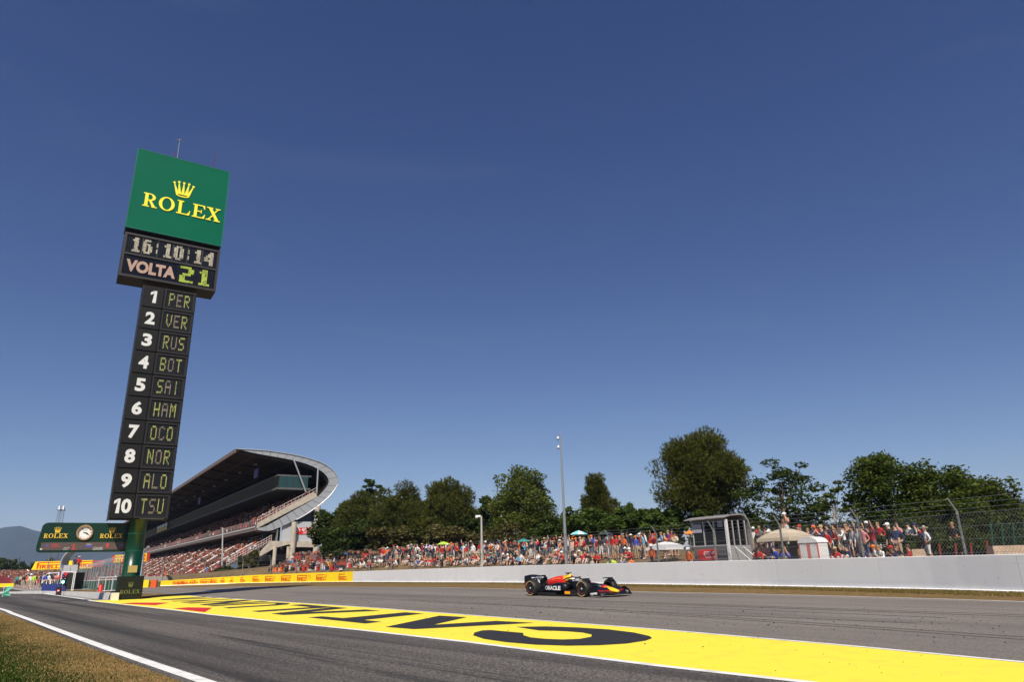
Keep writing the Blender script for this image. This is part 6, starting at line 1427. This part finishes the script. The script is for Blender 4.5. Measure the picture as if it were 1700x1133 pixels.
# dark tent, white lorry, blue barrier, signal light, board
tent=thing('pit_tent','black pit equipment shelter with a red top below the curved marshal post','shelter',tuple(g(112,986)*1),-.2)
tc=P_(112,968,78); w1=22*78/FPX; INV[tent.name]=None
tent.location=(tc.x,tc.y,0); 
MB().box((0,.8,1.0),(w1*.8,1.5,1.75)).build('black_cover',mat('tent_black',(.012,.012,.013),.8,var=.2),tent)
MB().prism([(-w1*.45,-.05,1.95),(w1*.0,-.05,1.88),(-w1*.2,-.05,1.45)],(0,.1,0)).build('red_flap',mat('flap_red',(.5,.02,.03),.6),tent)
MB().box((-.15,0,1.98),(w1*.9,.06,.06)).build('white_bar',WHITE,tent)
for x in (-w1*.52,w1*.5,w1*.62): MB().tube([(x,-.1,0),(x,-.1,2.0)],.045,5).build('white_post',WHITE,tent)
sl=thing('signal_light','round pale green lit pit exit signal on a thin stand','signal',tuple(P_(104.6,990,62)*1)); sp_=P_(104.6,967,62); sl.location=(sp_.x,sp_.y,0)
MB().tube([(0,0,0),(0,0,sp_.z-.15)],.03,6).build('stand',STEEL,sl); MB().box((0,.08,sp_.z),(.42,.14,.75)).build('signal_housing',BLACK,sl)
m=MB(); m.tube([(0,-.02,sp_.z),(0,.0,sp_.z)],.13,16); m.build('lit_lens',mat('lit_green',(.25,1,.75),.4,emit=2.2),sl)
for sx in (-.14,.14): MB().tube([(sx,-.02,sp_.z+.26),(sx,.01,sp_.z+.26)],.05,8).build('dark_lens',mat('lens_grey',(.3,.3,.3),.3),sl)
bp=g(96.5,989); bo=thing('trackside_board','black square board with small red and white marks on the pit wall','board',(bp.x,bp.y,0),-.2)
bh=12*bp.y/FPX; MB().box((0,0,bh*.5),(bh*.72,.08,bh)).build('board_panel',BLACK,bo); MB().box((0,-.05,bh*.58),(bh*.4,.02,bh*.32)).build('red_mark',RED,bo); m=MB(); m.flat([rect(0,0,1,1)],(-bh*.15,-.065,bh*.5),(1,0,0),Zv,bh*.3,bh*.10); 
m.v and m.build('white_mark',WHITE,bo)
tk=P_(84,964,105); tr=thing('white_lorry','white lorry cab parked behind the pit wall, left of the black shelter','lorry',(tk.x,tk.y,0),.25)
MB().prism([(-1.1,-.9,.4),(1.3,-.9,.4),(1.3,-.9,2.1),(-.2,-.9,2.1),(-.9,-.9,1.5),(-1.1,-.9,1.2)],(0,1.8,0)).build('cab_body',mat('lorry_white',(.68,.68,.67),.4),tr)
MB().prism([(-.8,-.93,1.2),(1.0,-.93,1.2),(1.0,-.93,1.9),(-.25,-.93,1.9)],(0,.04,0)).build('window',mat('window_dark',(.02,.025,.04),.1),tr)
MB().box((1.9,.1,1.35),(1.2,1.9,1.5)).build('blue_body',mat('lorry_blue',(.02,.03,.16),.5),tr)
for x in (-.5,.9,2.1):
    m=MB(); m.tube([(x,-.95,.4),(x,-.75,.4)],.36,12); m.build('wheel',RUB,tr)
MB().box((.3,-.88,1.98),(1.2,.06,.1)).build('roof_lamp_bar',STEEL,tr)
for i,px in enumerate((62,70,78,86,94)):
    a=g(px,985.8); o=MB().box((0,0,.45),(7.4*a.y/FPX,.12,.75)).build('blue_barrier',mat('barrier_blue',(.02,.035,.17),.5,var=.1)); o.location=(a.x,a.y+.9,0); tag(o,'dark blue barrier section behind the low pit wall, '+['leftmost of five','second from the left','middle of five','fourth from the left','rightmost, by the signal light'][i],'barrier','blue barriers behind the pit wall')
cb2=thing('crowd_barrier','pale metal crowd barrier just left of the scoreboard base','barrier',tuple(P_(185,978,54)),TR); cb2.location.z=.35
for x in (-.9,-.45,0,.45): MB().tube([(x,0,0),(x,0,1.0)],.025,5).build('barrier_bar',mat('bar_pale',(.6,.6,.6),.4),cb2)
for z in (.05,1.0): MB().tube([(-.9,0,z),(.45,0,z)],.03,5).build('barrier_rail',mat('bar_pale',(.6,.6,.6)),cb2)
fp=P_(166,983.5,52); fe=thing('fire_extinguisher','large red fire extinguisher trolley on the pit wall before the green boards','extinguisher',(fp.x,fp.y,fp.z))
m=MB(); m.tube([(0,0,0),(0,0,.42),(0,0,.52)],[.15,.15,.06],10); m.build('cylinder_body',RED,fe,smooth=True); m=MB(); m.tube([(0,0,.52),(0,0,.62)],.05,6); m.box((.08,0,.6),(.2,.04,.04)); m.build('valve',mat('valve_dark_red',(.25,.02,.02),.5),fe)
MB().tube([(-.10,-.1,.0),(-.14,-.12,.3)],.03,5).build('hose',BLACK,fe)
# people along the pit wall
for i,(px,Y,arms,sh_,bt,hat,hc,lab) in enumerate(((72.5,80,'hips','royal blue','denim',None,'white','pit crew member in royal blue overalls on the pit wall'),(79,80,'down','white','black','cap','white','pit crew member in white shirt and dark trousers beside the blue one'),
  (49,88,'down','white','beige','helmet','white','marshal in white standing left of the yellow banner end'),(57,92,'down','black','black',None,'white','crew member in black left of the white lorry'),(44,90,'hips','orange','beige',None,'white','marshal in orange low behind the far pit wall'),
  (37,96,'down','black','beige',None,'white','crew member in black with beige trousers at the far pit wall'),(92,84,'phone','pink','grey',None,'white','crew member in pink shirt left of the signal light'),(98,86,'down','red','black','cap','red','crew member in red cap behind the signal light'),
  (32,98,'folded','beige','black',None,'white','official in beige near the smallest curved shelter'),(66,98,'folded','navy','black','cap','navy','crew member in navy cap at the lorry'),(54,86,'down','lime','beige',None,'white','marshal in lime bib beside the far barriers'),(119,80,'down','white','black','helmet','white','marshal in white helmet behind the black shelter'),
  (86,90,'hips','black','black',None,'white','crew member in black with hands on hips by the lorry'),(42,100,'down','dark red','black','cap','red','crew member in dark red by the small curved shelter'),(27,100,'down','teal','black',None,'white','crew member in teal at the smallest curved shelter'))):
    p=P_(px,975,Y); person((p.x,p.y,.15),rnd.uniform(-.6,.6),arms,False,hat,.05,sh_,bt,hc,label=lab,group='crew and marshals along the pit wall')
gf_=P_(11,983,60); gm_=thing('green_flag','pale green flag leaning over the far left edge of the pit exit','flag',(gf_.x,gf_.y,0)); m=MB(); secs=[]
for i in range(7): f=i/6; secs.append([Vector((-.25+.12*math.sin(f*5),.08*math.sin(f*7),gf_.z+.35-.75*f)),Vector((.28+.1*math.sin(f*6+1),.08*math.cos(f*7),gf_.z+.42-.75*f)),Vector((.28+.1*math.sin(f*6+1),.08*math.cos(f*7)+.01,gf_.z+.42-.75*f)),Vector((-.25+.12*math.sin(f*5),.08*math.sin(f*7)+.01,gf_.z+.35-.75*f))])
m.loft(secs); m.build('flag_cloth',mat('flag_mint',(.10,.42,.30),.7),gm_); MB().tube([(-.28,0,0),(-.26,0,gf_.z+.5)],.02,5).build('flag_pole',WHITE,gm_)
# far left spectators on a red-based bank, wall and yellow boards
rb=thing('far_stand','far left stand with dark red base wall below a strip of spectators','stand',tuple(P_(-20,965,215)))
a=P_(-170,966,225); b=P_(24,966,215); b2=P_(60,966,235)
for i,(p0,p1) in enumerate(((a,b),(b,b2))):
    p0=Vector((p0.x,p0.y,-.2)); p1=Vector((p1.x,p1.y,-.2)); MB().prism([p0,p1,p1+Vector((0,0,1.9)),p0+Vector((0,0,1.9))],(0,14,0)).build('base_wall',mat('wall_dark_red',(.16,.012,.018),.7,var=.3,scale=.6),rb,world=True)
cr=[]
for k in range(7):
    for i in range(150):
        f=i/150+rnd.random()*.006; p=a.lerp(b2,f); 
        if rnd.random()<.85: cr.append((p.x,p.y+1+k*1.6,1.55+k*.28,1.0,0))
for k in range(4):
    for i in range(60):
        p=P_(22+i*1.3,960,150+k*3); cr.append((p.x,p.y,.2+k*.45,1.5,0))
crowd('far_crowd','far strip of tiny spectators in red and white at the left edge',cr,'bank')
yb=P_(-60,976.5,118); yb2=P_(22,976.5,118); m=MB()
for i in range(6):
    p=yb.lerp(yb2,i/6); q_=yb.lerp(yb2,(i+.985)/6); p.z=.10;q_.z=.10; o=MB().prism([Vector((0,0,0)),q_-p,q_-p+Vector((0,0,.55)),Vector((0,0,.55))],(0,.3,0)).build('yellow_hoarding',WALLY); o.location=p; tag(o,'yellow advertising board below the far dark red wall, '+['furthest left outside','second from left','third from left','fourth from left','fifth from left','rightmost of the row'][i],'hoarding','yellow boards at the far left')
for i,(x,y,c,lab) in enumerate(((240,971,WALLY,'yellow barrier block just right of the scoreboard base'),(255,971,mat('block_orange',(.65,.09,.01),.5),'orange red barrier block near the end of the yellow wall'))):
    p=g(x,976.3); o=MB().box((0,0,.42),(.9 if i==0 else .6,.5,.84)).build('barrier_block',c); o.location=p; o.rotation_euler=(0,0,.2); tag(o,lab,'barrier')
# far trees behind the pit straight
for i,(x0,x1,yt) in enumerate(((-40,0,925),(-10,30,926),(20,50,935),(38,80,933),(60,110,930),(95,140,934),(130,180,938),(-90,-35,922))):
    T('far_tree','small dark distant tree beyond the pit straight, '+['second from the left edge','left of the dark mast','just right of the dark mast','left of the gantry banner','behind the left half of the gantry banner','behind the right half of the gantry banner','behind the pit fence','leftmost of the row'][i],x0,x1,yt,962,300,'dark',22,1400,.75,0,group='distant trees beyond the pit straight')
# lattice mast and thin masts
mp=P_(84,950,165); mt=P_(88.5,848,165); lm=thing('lattice_mast','tall lattice mast rising behind the green clock board','mast',(mp.x,mp.y,0))
hh=mt.z; cs=[(-.8,-.8),(.8,-.8),(.8,.8),(-.8,.8)]
for cx2,cy2 in cs: MB().tube([(cx2,cy2,0),(cx2*.55,cy2*.55,hh)],.05,4).build('mast_leg',STEEL,lm)
m=MB()
for k in range(14):
    z0=hh*k/14; z1=hh*(k+1)/14; w0=.8-.36*k/14; w1=.8-.36*(k+1)/14
    for j in range(4):
        c0=cs[j];c1=cs[(j+1)%4]; m.tube([(c0[0]*w0/.8,c0[1]*w0/.8,z0),(c1[0]*w1/.8,c1[1]*w1/.8,z1)],.03,3,cap=False)
m.build('cross_bracing',STEEL,lm)['kind']='stuff'
MB().box((0,0,hh),(1.3,1.3,.12)).build('top_platform',DGREY,lm)
for x in (-.5,.5): MB().box((x,0,hh+.5),(.35,.3,.9)).build('antenna_panel',WHITE,lm)
post('thin_mast','thin dark mast at the far left in front of the hills',[(31,958),(33,926)],140,.07,'mast',DGREY)
post('lamp_post','pale curved lamp post left of the yellow gantry banner',[(47,986),(48,949),(45,947)],90,.06,'lamp post')
post('lamp_post','thin pale lamp post before the yellow gantry banner',[(79,985),(81,929),(83,928)],95,.05,'lamp post')
